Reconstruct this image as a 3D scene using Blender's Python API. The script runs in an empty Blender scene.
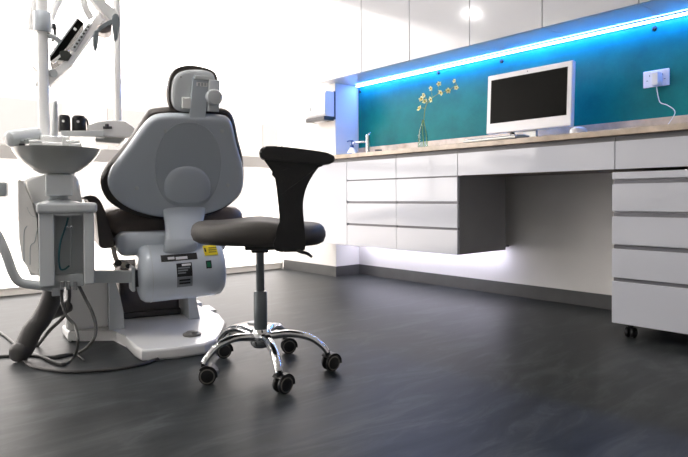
import bpy, bmesh, math, random
from mathutils import Vector, Matrix
random.seed(4)
PI = math.pi
S = bpy.context.scene
COL = S.collection

# ------------------------------------------------------------------ survey of the place
# camera as measured from the room's lines; used to take positions and outlines of things
YAW, PITCH, ROLL, FPX, PPY = 0.710822609, 0.0192135981, -0.00573288431, 580.369138, 208.677794
CAM = Vector((0, 0, 0.61))
_f0 = Vector((-math.cos(YAW), math.sin(YAW), 0)); _r0 = Vector((math.sin(YAW), math.cos(YAW), 0))
_fw = _f0 * math.cos(PITCH) + Vector((0, 0, -math.sin(PITCH))); _u0 = _r0.cross(_fw)
_r = _r0 * math.cos(ROLL) + _u0 * math.sin(ROLL); _u = -_r0 * math.sin(ROLL) + _u0 * math.cos(ROLL)

def sight(x, y):
    return _fw + _r * ((x - 344) / FPX) - _u * ((y - PPY) / FPX)

class Frame:
    """a thing's own axes on the floor; flat(x, y, v, axis) gives the local point of a sight line in the local plane axis=v"""
    def __init__(s, origin, rotz):
        s.o = Vector(origin); s.rz = rotz
        s.M = Matrix.Rotation(-rotz, 3, 'Z'); s.c = s.M @ (CAM - s.o)
    def flat(s, x, y, v, axis):
        d = s.M @ sight(x, y); t = (v - s.c[axis]) / d[axis]
        return s.c + d * t
    def onplane(s, x, y, p0, n):
        d = s.M @ sight(x, y); t = (p0 - s.c).dot(n) / d.dot(n)
        return s.c + d * t

# ------------------------------------------------------------------ materials
MATS = {}
def mat(name, col, rough=0.5, metal=0.0, coat=0.0, emis=None, es=0.0, bump=None, spec=0.5, var=0.0, vscale=6.0, sheen=0.0):
    m = bpy.data.materials.new(name); m.use_nodes = True
    nt = m.node_tree; b = nt.nodes['Principled BSDF']
    b.inputs['Base Color'].default_value = (*col, 1)
    b.inputs['Roughness'].default_value = rough; b.inputs['Metallic'].default_value = metal
    b.inputs['Specular IOR Level'].default_value = spec
    b.inputs['Coat Weight'].default_value = coat; b.inputs['Coat Roughness'].default_value = 0.06
    if sheen: b.inputs['Sheen Weight'].default_value = sheen
    if emis:
        b.inputs['Emission Color'].default_value = (*emis, 1); b.inputs['Emission Strength'].default_value = es
    tc = nt.nodes.new('ShaderNodeTexCoord')
    if var:
        n = nt.nodes.new('ShaderNodeTexNoise'); n.inputs['Scale'].default_value = vscale; n.inputs['Detail'].default_value = 5
        nt.links.new(tc.outputs['Object'], n.inputs['Vector'])
        r = nt.nodes.new('ShaderNodeValToRGB')
        r.color_ramp.elements[0].position = .3; r.color_ramp.elements[1].position = .7
        r.color_ramp.elements[0].color = (*[c * (1 - var) for c in col], 1)
        r.color_ramp.elements[1].color = (*[min(1, c * (1 + var)) for c in col], 1)
        nt.links.new(n.outputs['Fac'], r.inputs['Fac']); nt.links.new(r.outputs['Color'], b.inputs['Base Color'])
    if bump:
        n2 = nt.nodes.new('ShaderNodeTexNoise'); n2.inputs['Scale'].default_value = bump[0]
        nt.links.new(tc.outputs['Object'], n2.inputs['Vector'])
        bp = nt.nodes.new('ShaderNodeBump'); bp.inputs['Strength'].default_value = bump[1]; bp.inputs['Distance'].default_value = .002
        nt.links.new(n2.outputs['Fac'], bp.inputs['Height']); nt.links.new(bp.outputs['Normal'], b.inputs['Normal'])
    MATS[name] = m
    return m

WALL = mat('white wall paint', (.82, .80, .77), .7, bump=(120, .08), var=.015)
CEIL = mat('ceiling paint', (.85, .85, .84), .8, var=.01)
SKIRT = mat('dark grey coved skirting', (.085, .086, .085), .38, var=.12, vscale=9)
FRAMEW = mat('white window frame', (.85, .83, .80), .4, var=.01)
LACQ = mat('glossy white lacquer', (.64, .66, .72), .16, coat=.5, var=.008, vscale=2)
LACQ_UP = mat('glossy white wall cabinet lacquer', (.58, .60, .64), .12, coat=.6, var=.008, vscale=2)
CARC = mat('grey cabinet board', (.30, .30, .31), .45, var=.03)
GROOVE = mat('grey aluminium groove', (.19, .19, .21), .4, metal=.3, var=.05)
STONE = mat('tan stone worktop', (.58, .47, .36), .22, var=.22, vscale=14, coat=.3)
STEELG = mat('grey filler strip', (.20, .20, .21), .45, var=.05)
SHELLP = mat('pale grey chair plastic', (.57, .62, .67), .24, coat=.3, var=.01)
SHELLIN = mat('grey recessed chair plastic', (.48, .53, .575), .3, coat=.25, var=.01)
UNITP = mat('white dental plastic', (.62, .65, .66), .25, coat=.35, var=.01)
UNITW = mat('bright white dental plastic', (.88, .88, .87), .25, coat=.35, var=.01)
UNITG = mat('grey dental plastic', (.46, .49, .50), .35, var=.02)
CREAM = mat('cream side cover', (.90, .87, .83), .3, coat=.3, var=.01)
SEATB = mat('brown seat leatherette', (.115, .092, .078), .45, bump=(220, .25), var=.1, vscale=20)
LEATH = mat('dark brown leatherette', (.050, .040, .033), .42, bump=(220, .25), var=.1, vscale=20)
BLACKL = mat('black leatherette', (.018, .017, .017), .42, bump=(220, .2), var=.1, vscale=20)
STOOLL = mat('grey brown stool vinyl', (.060, .055, .049), .6, bump=(200, .2), var=.08, vscale=20)
ARMBL = mat('matt black arm foam', (.008, .008, .008), .5, bump=(180, .2), var=.1, vscale=20)
BLACKP = mat('black plastic', (.012, .012, .013), .35, var=.1)
CHROME = mat('chrome', (.82, .83, .84), .08, metal=1, var=.01)
GASM = mat('grey steel tube', (.16, .18, .19), .3, metal=.7, var=.04)
RIMG = mat('grey caster rim', (.15, .14, .125), .4, var=.05)
BELL = mat('dark brown bellows', (.10, .085, .08), .6, var=.1)
HOSE = mat('dark grey corrugated hose', (.05, .047, .045), .42, var=.1)
CABLE = mat('grey cable', (.085, .085, .08), .45, var=.05)
TEALC = mat('teal cable', (.03, .12, .14), .4, var=.05)
YELL = mat('yellow label', (.85, .68, .02), .5, var=.03)
GREEN = mat('green rocker switch', (.01, .16, .07), .4, var=.05)
LABG = mat('silver grey label', (.22, .24, .26), .4, var=.1, vscale=60)
WHITEP = mat('white plastic', (.82, .82, .84), .3, coat=.2, var=.01)
SCREEN = mat('black screen', (.006, .006, .005), .25, spec=.04, var=.02)
KEYS = mat('silver keyboard', (.45, .46, .44), .3, metal=.5, var=.03)
GREYF = mat('soft grey handle', (.22, .25, .27), .45, var=.03)
PINKG = mat('lamp reflector', (.72, .62, .58), .3, var=.02)
SOAPL = mat('blue soap label', (.10, .25, .55), .4, var=.1)
BLUEC = mat('blue pump', (.01, .08, .30), .35, var=.05)
STEM = mat('green stem', (.30, .34, .05), .5, var=.2, vscale=30)
PETAL = mat('pale yellow petal', (.82, .80, .40), .6, var=.08, vscale=40)
PETALC = mat('ochre flower heart', (.42, .32, .03), .6, var=.1)
MELA = mat('dark base plate', (.05, .05, .055), .35, var=.05)
FACADE = mat('pale facade render', (.30, .29, .28), .8, var=.03)
FACWIN = mat('facade window glass', (.17, .166, .165), .6, var=.03)
PAVE = mat('pale outdoor paving', (.7, .66, .62), .8, var=.05)
BEIGEP = mat('cream pedal plastic', (.72, .64, .55), .35, coat=.2, var=.02)
DARKSCR = mat('dark indicator', (.03, .035, .03), .4, var=.1)
LEDB = mat('blue led diffuser', (.5, .7, 1), .5, emis=(.11, .29, 1), es=58, var=.01)
LEDV = mat('violet white led diffuser', (.9, .9, 1), .5, emis=(.82, .80, 1), es=28, var=.01)
LAMPD = mat('downlight diffuser', (.95, .95, .9), .5, emis=(1, .975, .955), es=175, var=.01)

def glassy(name, tint=(1, 1, 1), refl=.9):
    m = bpy.data.materials.new(name); m.use_nodes = True; nt = m.node_tree
    for n in list(nt.nodes):
        if n.type != 'OUTPUT_MATERIAL': nt.nodes.remove(n)
    out = [n for n in nt.nodes if n.type == 'OUTPUT_MATERIAL'][0]
    t = nt.nodes.new('ShaderNodeBsdfTransparent'); t.inputs[0].default_value = (*tint, 1)
    g = nt.nodes.new('ShaderNodeBsdfGlossy'); g.inputs['Roughness'].default_value = .02
    f = nt.nodes.new('ShaderNodeFresnel'); f.inputs['IOR'].default_value = 1.45
    mx = nt.nodes.new('ShaderNodeMixShader')
    ge = nt.nodes.new('ShaderNodeNewGeometry'); inv = nt.nodes.new('ShaderNodeMath'); inv.operation = 'SUBTRACT'; inv.inputs[0].default_value = 1
    mu = nt.nodes.new('ShaderNodeMath'); mu.operation = 'MULTIPLY'
    nt.links.new(ge.outputs['Backfacing'], inv.inputs[1]); nt.links.new(inv.outputs[0], mu.inputs[0]); nt.links.new(f.outputs[0], mu.inputs[1])
    nt.links.new(mu.outputs[0], mx.inputs[0]); nt.links.new(t.outputs[0], mx.inputs[1]); nt.links.new(g.outputs[0], mx.inputs[2])
    nt.links.new(mx.outputs[0], out.inputs[0])
    return m
GLASS = glassy('window glass', (.98, .98, .98))
VASEG = glassy('vase glass', (.86, .93, .93))

def frosted(name, thru):
    m = bpy.data.materials.new(name); m.use_nodes = True; nt = m.node_tree
    for n in list(nt.nodes):
        if n.type != 'OUTPUT_MATERIAL': nt.nodes.remove(n)
    out = [n for n in nt.nodes if n.type == 'OUTPUT_MATERIAL'][0]
    t = nt.nodes.new('ShaderNodeBsdfTranslucent'); t.inputs[0].default_value = (thru, thru * .985, thru * .96, 1)
    g = nt.nodes.new('ShaderNodeBsdfDiffuse'); g.inputs[0].default_value = (.7, .69, .67, 1)
    mx = nt.nodes.new('ShaderNodeMixShader'); mx.inputs[0].default_value = .5
    nt.links.new(t.outputs[0], mx.inputs[1]); nt.links.new(g.outputs[0], mx.inputs[2]); nt.links.new(mx.outputs[0], out.inputs[0])
    return m
FROST = frosted('frosted band', .48)
FROST2 = frosted('frosted foot strip', .9)

def floor_mat():
    m = bpy.data.materials.new('dark slate vinyl'); m.use_nodes = True; nt = m.node_tree; b = nt.nodes['Principled BSDF']
    tc = nt.nodes.new('ShaderNodeTexCoord'); mp = nt.nodes.new('ShaderNodeMapping')
    mp.inputs['Rotation'].default_value = (0, 0, math.radians(-6)); mp.inputs['Scale'].default_value = (5.0, 1.0, 1)
    nt.links.new(tc.outputs['Object'], mp.inputs['Vector'])
    n0 = nt.nodes.new('ShaderNodeTexNoise'); n0.inputs['Scale'].default_value = 1.1; n0.inputs['Detail'].default_value = 3
    nt.links.new(tc.outputs['Object'], n0.inputs['Vector'])
    ad = nt.nodes.new('ShaderNodeMixRGB'); ad.blend_type = 'ADD'; ad.inputs[0].default_value = 1.1
    nt.links.new(mp.outputs[0], ad.inputs[1]); nt.links.new(n0.outputs['Color'], ad.inputs[2])
    n = nt.nodes.new('ShaderNodeTexNoise'); n.inputs['Scale'].default_value = 2.4; n.inputs['Detail'].default_value = 9
    n.inputs['Roughness'].default_value = .68; n.inputs['Distortion'].default_value = .9
    nt.links.new(ad.outputs[0], n.inputs['Vector'])
    r = nt.nodes.new('ShaderNodeValToRGB'); e = r.color_ramp.elements
    e[0].position = .30; e[0].color = (.009, .011, .012, 1); e[1].position = .70; e[1].color = (.070, .077, .079, 1)
    x = e.new(.5); x.color = (.028, .032, .0335, 1)
    nt.links.new(n.outputs['Fac'], r.inputs['Fac']); nt.links.new(r.outputs[0], b.inputs['Base Color'])
    rr = nt.nodes.new('ShaderNodeMapRange'); rr.inputs['To Min'].default_value = .34; rr.inputs['To Max'].default_value = .52
    nt.links.new(n.outputs['Fac'], rr.inputs['Value']); nt.links.new(rr.outputs[0], b.inputs['Roughness'])
    bp = nt.nodes.new('ShaderNodeBump'); bp.inputs['Strength'].default_value = .12; bp.inputs['Distance'].default_value = .002
    nt.links.new(n.outputs['Fac'], bp.inputs['Height']); nt.links.new(bp.outputs[0], b.inputs['Normal'])
    b.inputs['Specular IOR Level'].default_value = .22
    return m
FLOORM = floor_mat()

def splash_mat():
    m = bpy.data.materials.new('teal back painted glass'); m.use_nodes = True; nt = m.node_tree; b = nt.nodes['Principled BSDF']
    tc = nt.nodes.new('ShaderNodeTexCoord')
    n = nt.nodes.new('ShaderNodeTexNoise'); n.inputs['Scale'].default_value = 4.5; n.inputs['Detail'].default_value = 8; n.inputs['Roughness'].default_value = .7
    nt.links.new(tc.outputs['Object'], n.inputs['Vector'])
    r = nt.nodes.new('ShaderNodeValToRGB'); e = r.color_ramp.elements
    e[0].position = .32; e[0].color = (.003, .15, .155, 1); e[1].position = .7; e[1].color = (.005, .23, .215, 1)
    nt.links.new(n.outputs['Fac'], r.inputs['Fac']); nt.links.new(r.outputs[0], b.inputs['Base Color'])
    b.inputs['Roughness'].default_value = .30; b.inputs['Specular IOR Level'].default_value = .12
    return m
SPLASH = splash_mat()

# ------------------------------------------------------------------ mesh helpers
def new(): return bmesh.new()
def facing(x):
    d = sight(x, 200); return math.atan2(-d.x, d.y)
def beam(bm, A, B, w, h):
    T = (B - A).normalized(); sd_ = Vector((T.y, -T.x, 0)).normalized() * w / 2; uu = Vector((0, 0, h / 2))
    v = [bm.verts.new(P + a * sd_ + b * uu) for P in (A, B) for a in (-1, 1) for b in (-1, 1)]
    for f in ((0, 1, 3, 2), (4, 6, 7, 5), (0, 4, 5, 1), (2, 3, 7, 6), (0, 2, 6, 4), (1, 5, 7, 3)): bm.faces.new([v[i] for i in f])
    bmesh.ops.bevel(bm, geom=bm.edges[:], offset=.004, segments=2, profile=.5, affect='EDGES')
def box(bm, x0, x1, y0, y1, z0, z1, bev=0, seg=2, rot=None, piv=None):
    v = [bm.verts.new((x, y, z)) for x in (x0, x1) for y in (y0, y1) for z in (z0, z1)]
    F = [(0, 1, 3, 2), (4, 6, 7, 5), (0, 4, 5, 1), (2, 3, 7, 6), (0, 2, 6, 4), (1, 5, 7, 3)]
    fs = [bm.faces.new([v[i] for i in f]) for f in F]
    out = v
    if bev:
        es = list({e for f in fs for e in f.edges})
        r = bmesh.ops.bevel(bm, geom=es, offset=bev, segments=seg, profile=.5, affect='EDGES')
        out = list({vv for f in r['faces'] for vv in f.verts} | {vv for vv in v if vv.is_valid})
    if rot is not None:
        p = Vector(piv) if piv else Vector(((x0 + x1) / 2, (y0 + y1) / 2, (z0 + z1) / 2))
        for q in out: q.co = rot @ (q.co - p) + p
    return out

def catmull(pts, n=6, closed=False):
    P = [Vector(p) for p in pts]; m = len(P); out = []
    rng = range(m) if closed else range(m - 1)
    for i in rng:
        if closed: a, b, c, d = P[(i - 1) % m], P[i], P[(i + 1) % m], P[(i + 2) % m]
        else: a, b, c, d = P[max(i - 1, 0)], P[i], P[i + 1], P[min(i + 2, m - 1)]
        for k in range(n):
            t = k / n
            out.append(.5 * ((2 * b) + (-a + c) * t + (2 * a - 5 * b + 4 * c - d) * t * t + (-a + 3 * b - 3 * c + d) * t ** 3))
    if not closed: out.append(P[-1])
    return out

def tube(bm, pts, rad, seg=10, n=6, smooth=True, flat=1.0):
    P = catmull(pts, n) if smooth and len(pts) > 2 else [Vector(p) for p in pts]
    m = len(P)
    if not isinstance(rad, (list, tuple)): rads = [rad] * m
    else:
        rads = []
        for i in range(m):
            t = i / (m - 1) * (len(rad) - 1); k = min(int(t), len(rad) - 2); f = t - k
            rads.append(rad[k] * (1 - f) + rad[k + 1] * f)
    rings = []; nrm = None
    for i in range(m):
        T = (P[min(i + 1, m - 1)] - P[max(i - 1, 0)]).normalized()
        if nrm is None:
            a = Vector((0, 0, 1)) if abs(T.z) < .9 else Vector((1, 0, 0))
            nrm = (a - T * a.dot(T)).normalized()
        else: nrm = (nrm - T * nrm.dot(T)).normalized()
        bn = T.cross(nrm)
        rings.append([bm.verts.new(P[i] + (nrm * math.cos(2 * PI * k / seg) * flat + bn * math.sin(2 * PI * k / seg)) * rads[i]) for k in range(seg)])
    for a, b in zip(rings, rings[1:]):
        for k in range(seg): bm.faces.new((a[k], a[(k + 1) % seg], b[(k + 1) % seg], b[k]))
    bm.faces.new(rings[0][::-1]); bm.faces.new(rings[-1])

def lathe(bm, prof, c=(0, 0, 0), axis=(0, 0, 1), seg=32, loop=False):
    """prof: (radius, height) pairs, revolved round axis through c"""
    ax = Vector(axis).normalized(); a = Vector((1, 0, 0)) if abs(ax.x) < .9 else Vector((0, 1, 0))
    u = (a - ax * a.dot(ax)).normalized(); w = ax.cross(u); c = Vector(c); rings = []
    for r, h in prof:
        if r < 1e-6: rings.append([bm.verts.new(c + ax * h)])
        else: rings.append([bm.verts.new(c + ax * h + (u * math.cos(2 * PI * k / seg) + w * math.sin(2 * PI * k / seg)) * r) for k in range(seg)])
    for A, B in zip(rings, rings[1:]):
        for k in range(seg):
            k2 = (k + 1) % seg
            if len(A) == 1 and len(B) == 1: continue
            if len(A) == 1: bm.faces.new((A[0], B[k2], B[k]))
            elif len(B) == 1: bm.faces.new((A[k], A[k2], B[0]))
            else: bm.faces.new((A[k], A[k2], B[k2], B[k]))
    if loop:
        A, B = rings[-1], rings[0]
        for k in range(seg): bm.faces.new((A[k], A[(k + 1) % seg], B[(k + 1) % seg], B[k]))
        return
    if len(rings[0]) > 1: bm.faces.new(rings[0][::-1])
    if len(rings[-1]) > 1: bm.faces.new(rings[-1])

def prism(bm, pts, mp, d0, d1, bev=0, seg=2):
    """outline pts (a, b) given a thickness d0..d1 through mp(a, b, d)"""
    A = [bm.verts.new(mp(a, b, d0)) for a, b in pts]; B = [bm.verts.new(mp(a, b, d1)) for a, b in pts]
    n = len(pts); fs = [bm.faces.new(A[::-1]), bm.faces.new(B)]
    for k in range(n): fs.append(bm.faces.new((A[k], A[(k + 1) % n], B[(k + 1) % n], B[k])))
    if bev:
        es = list(set(fs[0].edges) | set(fs[1].edges))
        bmesh.ops.bevel(bm, geom=es, offset=bev, segments=seg, profile=.5, affect='EDGES')

def pad(bm, pts, mp, rings, back):
    """cushion-like solid: outline pts drawn in ring by ring; rings = (scale, height); back = height of its flat back"""
    cx = sum(p[0] for p in pts) / len(pts); cy = sum(p[1] for p in pts) / len(pts); R = []
    for s, h in [(rings[0][0], back)] + list(rings):
        R.append([bm.verts.new(mp(cx + (a - cx) * s, cy + (b - cy) * s, h)) for a, b in pts])
    n = len(pts)
    for A, B in zip(R, R[1:]):
        for k in range(n): bm.faces.new((A[k], A[(k + 1) % n], B[(k + 1) % n], B[k]))
    bm.faces.new(R[0][::-1])
    c = bm.verts.new(mp(cx, cy, rings[-1][1]))
    for k in range(n): bm.faces.new((R[-1][k], R[-1][(k + 1) % n], c))

def obj(name, bm, m, parent=None, smooth=True, loc=None):
    bmesh.ops.recalc_face_normals(bm, faces=bm.faces[:])
    me = bpy.data.meshes.new(name); bm.to_mesh(me); bm.free()
    if smooth:
        for p in me.polygons: p.use_smooth = True
        try: me.set_sharp_from_angle(angle=math.radians(38))
        except Exception: pass
    o = bpy.data.objects.new(name, me); COL.objects.link(o); me.materials.append(m)
    if smooth and len(me.polygons) > 6:
        ar = sorted(p.area for p in me.polygons)
        if ar[-1] > 12 * ar[len(ar) // 2]:
            wn = o.modifiers.new('even shading', 'WEIGHTED_NORMAL'); wn.keep_sharp = True; wn.weight = 80
    if parent: o.parent = parent
    if loc: o.location = loc
    return o
def thing(name, label, cat, loc=(0, 0, 0), rz=0, group=None):
    o = bpy.data.objects.new(name, None); COL.objects.link(o); o.empty_display_size = .1
    o.location = loc; o.rotation_euler = (0, 0, rz)
    return tag(o, label, cat, group)
def tag(o, label, cat, group=None):
    o['label'] = label; o['category'] = cat
    if group: o['group'] = group
    return o
def struct(name, bm, m, parent=None, smooth=False):
    o = obj(name, bm, m, parent, smooth)
    if not parent: o['kind'] = 'structure'
    return o
def bobj(name, dims, m, parent=None, bev=.002, **k):
    bm = new(); box(bm, *dims, bev=bev); return obj(name, bm, m, parent, **k)

# ------------------------------------------------------------------ the room
EX = -4.13          # window wall
CY = 2.87           # projecting wall with the dispenser
NY = 3.11           # back of the niche
NX = -3.43          # left side of the niche
RX, BY, H = 1.6, -2.2, 2.6
def sbox(name, *d, m=WALL, parent=None):
    bm = new(); box(bm, *d); return struct(name, bm, m, parent)
sbox('floor', EX - .1, RX + .1, BY - .1, NY + .1, -.1, 0, m=FLOORM)
sbox('ceiling', EX - .1, RX + .1, BY - .1, NY + .1, H, H + .1, m=CEIL)
sbox('wall_back', NX, RX + .1, NY, NY + .1, 0, H)
sbox('wall_column', EX, NX, CY, NY + .1, 0, H)
GREYW = mat('grey wall paint', (.62, .62, .62), .7, var=.02)
sbox('wall_right', RX, RX + .1, BY - .1, NY, 0, H, m=GREYW)
sbox('wall_front', EX, RX, BY - .1, BY, 0, H, m=GREYW)
# window wall: full-height glazing with a frosted band at sill height and another at the foot
bm = new()
box(bm, EX - .1, EX, BY - .1, BY + .15, 0, H); box(bm, EX - .1, EX, BY + .15, CY, 2.5, H)
struct('wall_left', bm, WALL)
edges_y = [BY + .15, -1.15, .20, CY - .001]
for i in range(3):
    y0, y1 = edges_y[i], edges_y[i + 1]
    bm = new(); w = .012 if i == 2 else .03
    box(bm, EX - .07, EX - .01, y0, y1, .042, .053, .002); box(bm, EX - .07, EX - .01, y0, y1, 2.44, 2.5, .004)
    box(bm, EX - .07, EX - .01, y0, y0 + w, .0, 2.44, .002); box(bm, EX - .07, EX - .01, y1 - w, y1, .0, 2.44, .002)
    f = struct('window_%d' % (i + 1), bm, FRAMEW)
    bm = new(); box(bm, EX - .050, EX - .034, y0 + w, y1 - w, .868, .957, .002); struct('frosted_band', bm, FROST, f)
    bm = new(); box(bm, EX - .050, EX - .034, y0 + w, y1 - w, .0, .042, .002); struct('frosted_foot', bm, FROST2, f)
    bm = new(); box(bm, EX - .045, EX - .039, y0 + w, y1 - w, .053, .868); box(bm, EX - .045, EX - .039, y0 + w, y1 - w, .957, 2.44)
    struct('window_pane', bm, GLASS, f)
# skirting
def skirt(name, *d):
    bm = new(); box(bm, *d); return struct(name, bm, SKIRT)
skirt('baseboard_column', EX + .002, NX + .008, CY - .008, CY - .0005, 0.0005, .078)
skirt('baseboard_niche', NX + .0005, NX + .008, CY - .0005, NY - .0005, 0.0005, .078)
skirt('baseboard_back', NX + .008, RX, NY - .008, NY - .0005, 0.0005, .078)
skirt('baseboard_right', RX - .008, RX - .0005, BY, NY - .01, 0.0005, .078)
skirt('baseboard_front', EX + .01, RX - .01, BY + .0005, BY + .008, 0.0005, .078)
# outside
bm = new(); box(bm, -30, EX - .12, -25, 30, -.3, -.06); pv = struct('trim_1', bm, PAVE)
t = thing('building', 'pale apartment facade across the street seen faintly through the glass', 'building', (-19, 3, -.06), math.radians(4))
bobj('facade_wall', (-3, 0, -14, 16, .0, 4.6), FACADE, t, 0)
for k in range(9):
    y = -12 + k * 3.1
    bobj('facade_window', (-.02, .03, y, y + 1.7, 1.9, 3.6), FACWIN, t, 0)

# ------------------------------------------------------------------ joinery
FY = 2.516
ZW0, ZW1 = .868, .895
bm = new(); pts = [(-3.52, 2.49), (-.2, 2.49), (-.2, NY - .0015), (NX + .001, NY - .0015), (NX + .001, CY - .001), (-3.52, CY - .001)]
prism(bm, pts, lambda a, b, d: Vector((a, b, d)), ZW0, ZW1, .003)
wt = obj('worktop', bm, STONE); tag(wt, 'long tan stone worktop running along the niche over the drawers', 'worktop')
bm = new(); box(bm, NX + .012, -.2, NY - .02, NY - .001, ZW1, 1.0, .002)
us = obj('upstand', bm, STONE); tag(us, 'tan stone upstand behind the worktop under the teal panel', 'upstand')
bm = new(); box(bm, NX + .012, -.2, NY - .010, NY - .001, 1.0005, 1.484, .001)
bs = thing('glass_splashback', 'teal back-painted glass panel lit blue behind the worktop', 'splashback', (0, 0, 0)); obj('glass_panel', bm, SPLASH, bs)
for sx, sz in ((-3.40, 1.445), (-2.60, 1.462), (-2.094, 1.448), (-1.2, 1.45)):
    bm = new(); lathe(bm, [(0, 0), (.012, 0), (.012, .005), (.008, .009), (0, .010)], (sx, NY - .010, sz), (0, -1, 0), 16); obj('screw_cap', bm, BLACKP, bs)

Zr = [(.725, .845), (.585, .717), (.441, .571), (.294, .428)]
def drawer_front(x0, x1, z0, z1, par, chan=True):
    bm = new(); box(bm, x0 + .0015, x1 - .0015, FY, FY + .018, z0, z1, .0015); o = obj('drawer', bm, LACQ, par)
    if chan:
        bm = new(); box(bm, x0 + .004, x1 - .004, FY + .012, FY + .03, z1 + .0005, z1 + .0125); obj('finger_pull', bm, GROOVE, o, False)
def base_cabinet(name, x0, x1, label, y1, drawers=True, group=None):
    t = thing(name, label, 'cabinet', ((x0 + x1) / 2, FY, .294), 0, group)
    k = thing  # keep local
    off = Vector(t.location)
    parts = []
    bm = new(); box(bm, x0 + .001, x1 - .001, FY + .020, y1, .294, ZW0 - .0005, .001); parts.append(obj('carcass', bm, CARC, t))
    bm = new(); box(bm, x0 + .0012, x1 - .0012, FY + .006, FY + .0195, .8455, ZW0 - .001); parts.append(obj('filler_strip', bm, STEELG, t, False))
    if drawers:
        for i, (a, b) in enumerate(Zr):
            bm = new(); box(bm, x0 + .0015, x1 - .0015, FY, FY + .018, a, b, .0015); d = obj('drawer', bm, LACQ, t); parts.append(d)
            if i:
                bm = new(); box(bm, x0 + .003, x1 - .003, FY + .010, FY + .0185, b + .0006, Zr[i - 1][0] - .0006); g = obj('finger_pull', bm, GROOVE, d, False); 
    else:
        bm = new(); box(bm, x0 + .0015, x1 - .0015, FY, FY + .018, .294, .845, .0015); parts.append(obj('door', bm, LACQ, t))
    for p in parts: p.location = -off
    return t
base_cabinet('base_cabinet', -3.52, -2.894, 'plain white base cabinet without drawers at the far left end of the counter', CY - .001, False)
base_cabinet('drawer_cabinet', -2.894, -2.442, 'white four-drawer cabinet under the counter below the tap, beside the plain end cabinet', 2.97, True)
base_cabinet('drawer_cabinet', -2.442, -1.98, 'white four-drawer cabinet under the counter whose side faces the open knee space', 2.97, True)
def apron(x0, x1, label):
    t = thing('apron_drawer', label, 'drawer', ((x0 + x1) / 2, FY, .725)); off = Vector(t.location)
    bm = new(); box(bm, x0 + .001, x1 - .001, FY + .02, 2.95, .727, ZW0 - .0005, .001); a = obj('drawer_body', bm, mat('brown board ' + str(x0), (.14, .105, .08), .5, var=.05), t)
    bm = new(); box(bm, x0 + .0015, x1 - .0015, FY, FY + .018, .725, .845, .0015); b = obj('drawer_front', bm, LACQ, t)
    bm = new(); box(bm, x0 + .0012, x1 - .0012, FY + .006, FY + .0195, .8455, ZW0 - .001); c = obj('filler_strip', bm, STEELG, t, False)
    for p in (a, b, c): p.location = -off
apron(-1.98, -1.134, 'long shallow white drawer under the monitor above the knee space')
apron(-1.134, -.28, 'shallow white drawer under the worktop above the wheeled drawer unit')

# wheeled drawer unit
x0, x1, y0, y1 = -1.144, -.60, FY - .004, 2.98
t = thing('mobile_pedestal', 'white wheeled drawer unit at the right edge under the worktop', 'drawer unit', ((x0 + x1) / 2, (y0 + y1) / 2, 0)); off = Vector(t.location); ps = []
bm = new(); box(bm, x0, x1, y0 + .02, y1, .064, .71, .002); ps.append(obj('carcass', bm, LACQ, t))
bm = new(); box(bm, x0, x1, y0, y0 + .019, .682, .712, .002); ps.append(obj('top_rail', bm, LACQ, t))
for a, b in ((.545, .662), (.402, .522), (.259, .383), (.062, .243)):
    bm = new(); box(bm, x0 + .0, x1, y0, y0 + .018, a, b, .002)
    d = obj('drawer', bm, LACQ, t); ps.append(d)
    bm = new(); box(bm, x0 + .004, x1 - .004, y0 + .009, y0 + .0195, b + .0005, b + .0155); obj('finger_pull', bm, GROOVE, d, False)
for cx, cy in ((x0 + .06, y0 + .05), (x1 - .06, y0 + .05), (x0 + .06, y1 - .05), (x1 - .06, y1 - .05)):
    bm = new(); box(bm, cx - .018, cx + .018, cy - .02, cy + .02, .052, .0635, .002)
    tube(bm, [(cx, cy, .035), (cx, cy, .055)], .012, 10)
    c = obj('caster', bm, BLACKP, t); ps.append(c)
    for sx in (-.012, .012):
        bm = new(); lathe(bm, [(0, -.008), (.02, -.008), (.0225, -.005), (.0225, .005), (.02, .008), (0, .008)], (cx + sx, cy, .0228), (1, 0, 0), 20)
        obj('wheel', bm, BLACKP, c)
        bm = new(); lathe(bm, [(0, 0), (.009, 0), (.009, .001), (0, .001)], (cx + sx + (.0081 if sx > 0 else -.0091), cy, .0228), (1, 0, 0), 14); obj('wheel_cap', bm, CHROME, c)
for p in ps: p.location = -off

# wall cabinets
ex = [-3.505, -3.01, -2.555, -2.083, -1.622, -1.138, -.67, -.2]
lab = ['white glossy wall cabinet at the far left end beside the dispenser',
       'white glossy wall cabinet, second from the left end of the row above the blue light',
       'white glossy wall cabinet above the vase of flowers, third from the left end',
       'white glossy wall cabinet with the ceiling spot mirrored at its left edge',
       'white glossy wall cabinet above the monitor, left of the last visible door seam',
       'white glossy wall cabinet at the upper right corner above the socket',
       'white glossy wall cabinet beyond the upper right corner']
for i in range(6):
    x0, x1 = ex[i], ex[i + 1]
    t = thing('wall_cabinet', lab[i], 'cabinet', ((x0 + x1) / 2, 2.78, 1.485), 0, 'wall cabinets over the worktop'); off = Vector(t.location)
    bm = new()
    if i == 0:
        box(bm, x0 + .001, NX + .001, 2.78, CY - .001, 1.487, 2.3); box(bm, NX + .001, x1 - .001, 2.78, NY - .001, 1.487, 2.3)
    else: box(bm, x0 + .001, x1 - .001, 2.78, NY - .001, 1.487, 2.3)
    a = obj('carcass', bm, LACQ_UP, t, False)
    bm = new(); box(bm, x0 + .0025, x1 - .0025, 2.76, 2.774, 1.487, 2.3, .0015); b = obj('door', bm, LACQ_UP, t)
    bm = new(); box(bm, x0 + .0005, x1 - .0005, 2.7745, 2.7795, 1.488, 2.299); c = obj('seam_shade_sheet', bm, GROOVE, t, False)  # dark sheet behind the door; its colour stands in for shade in the seams
    for p in (a, b, c): p.location = -off
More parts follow.
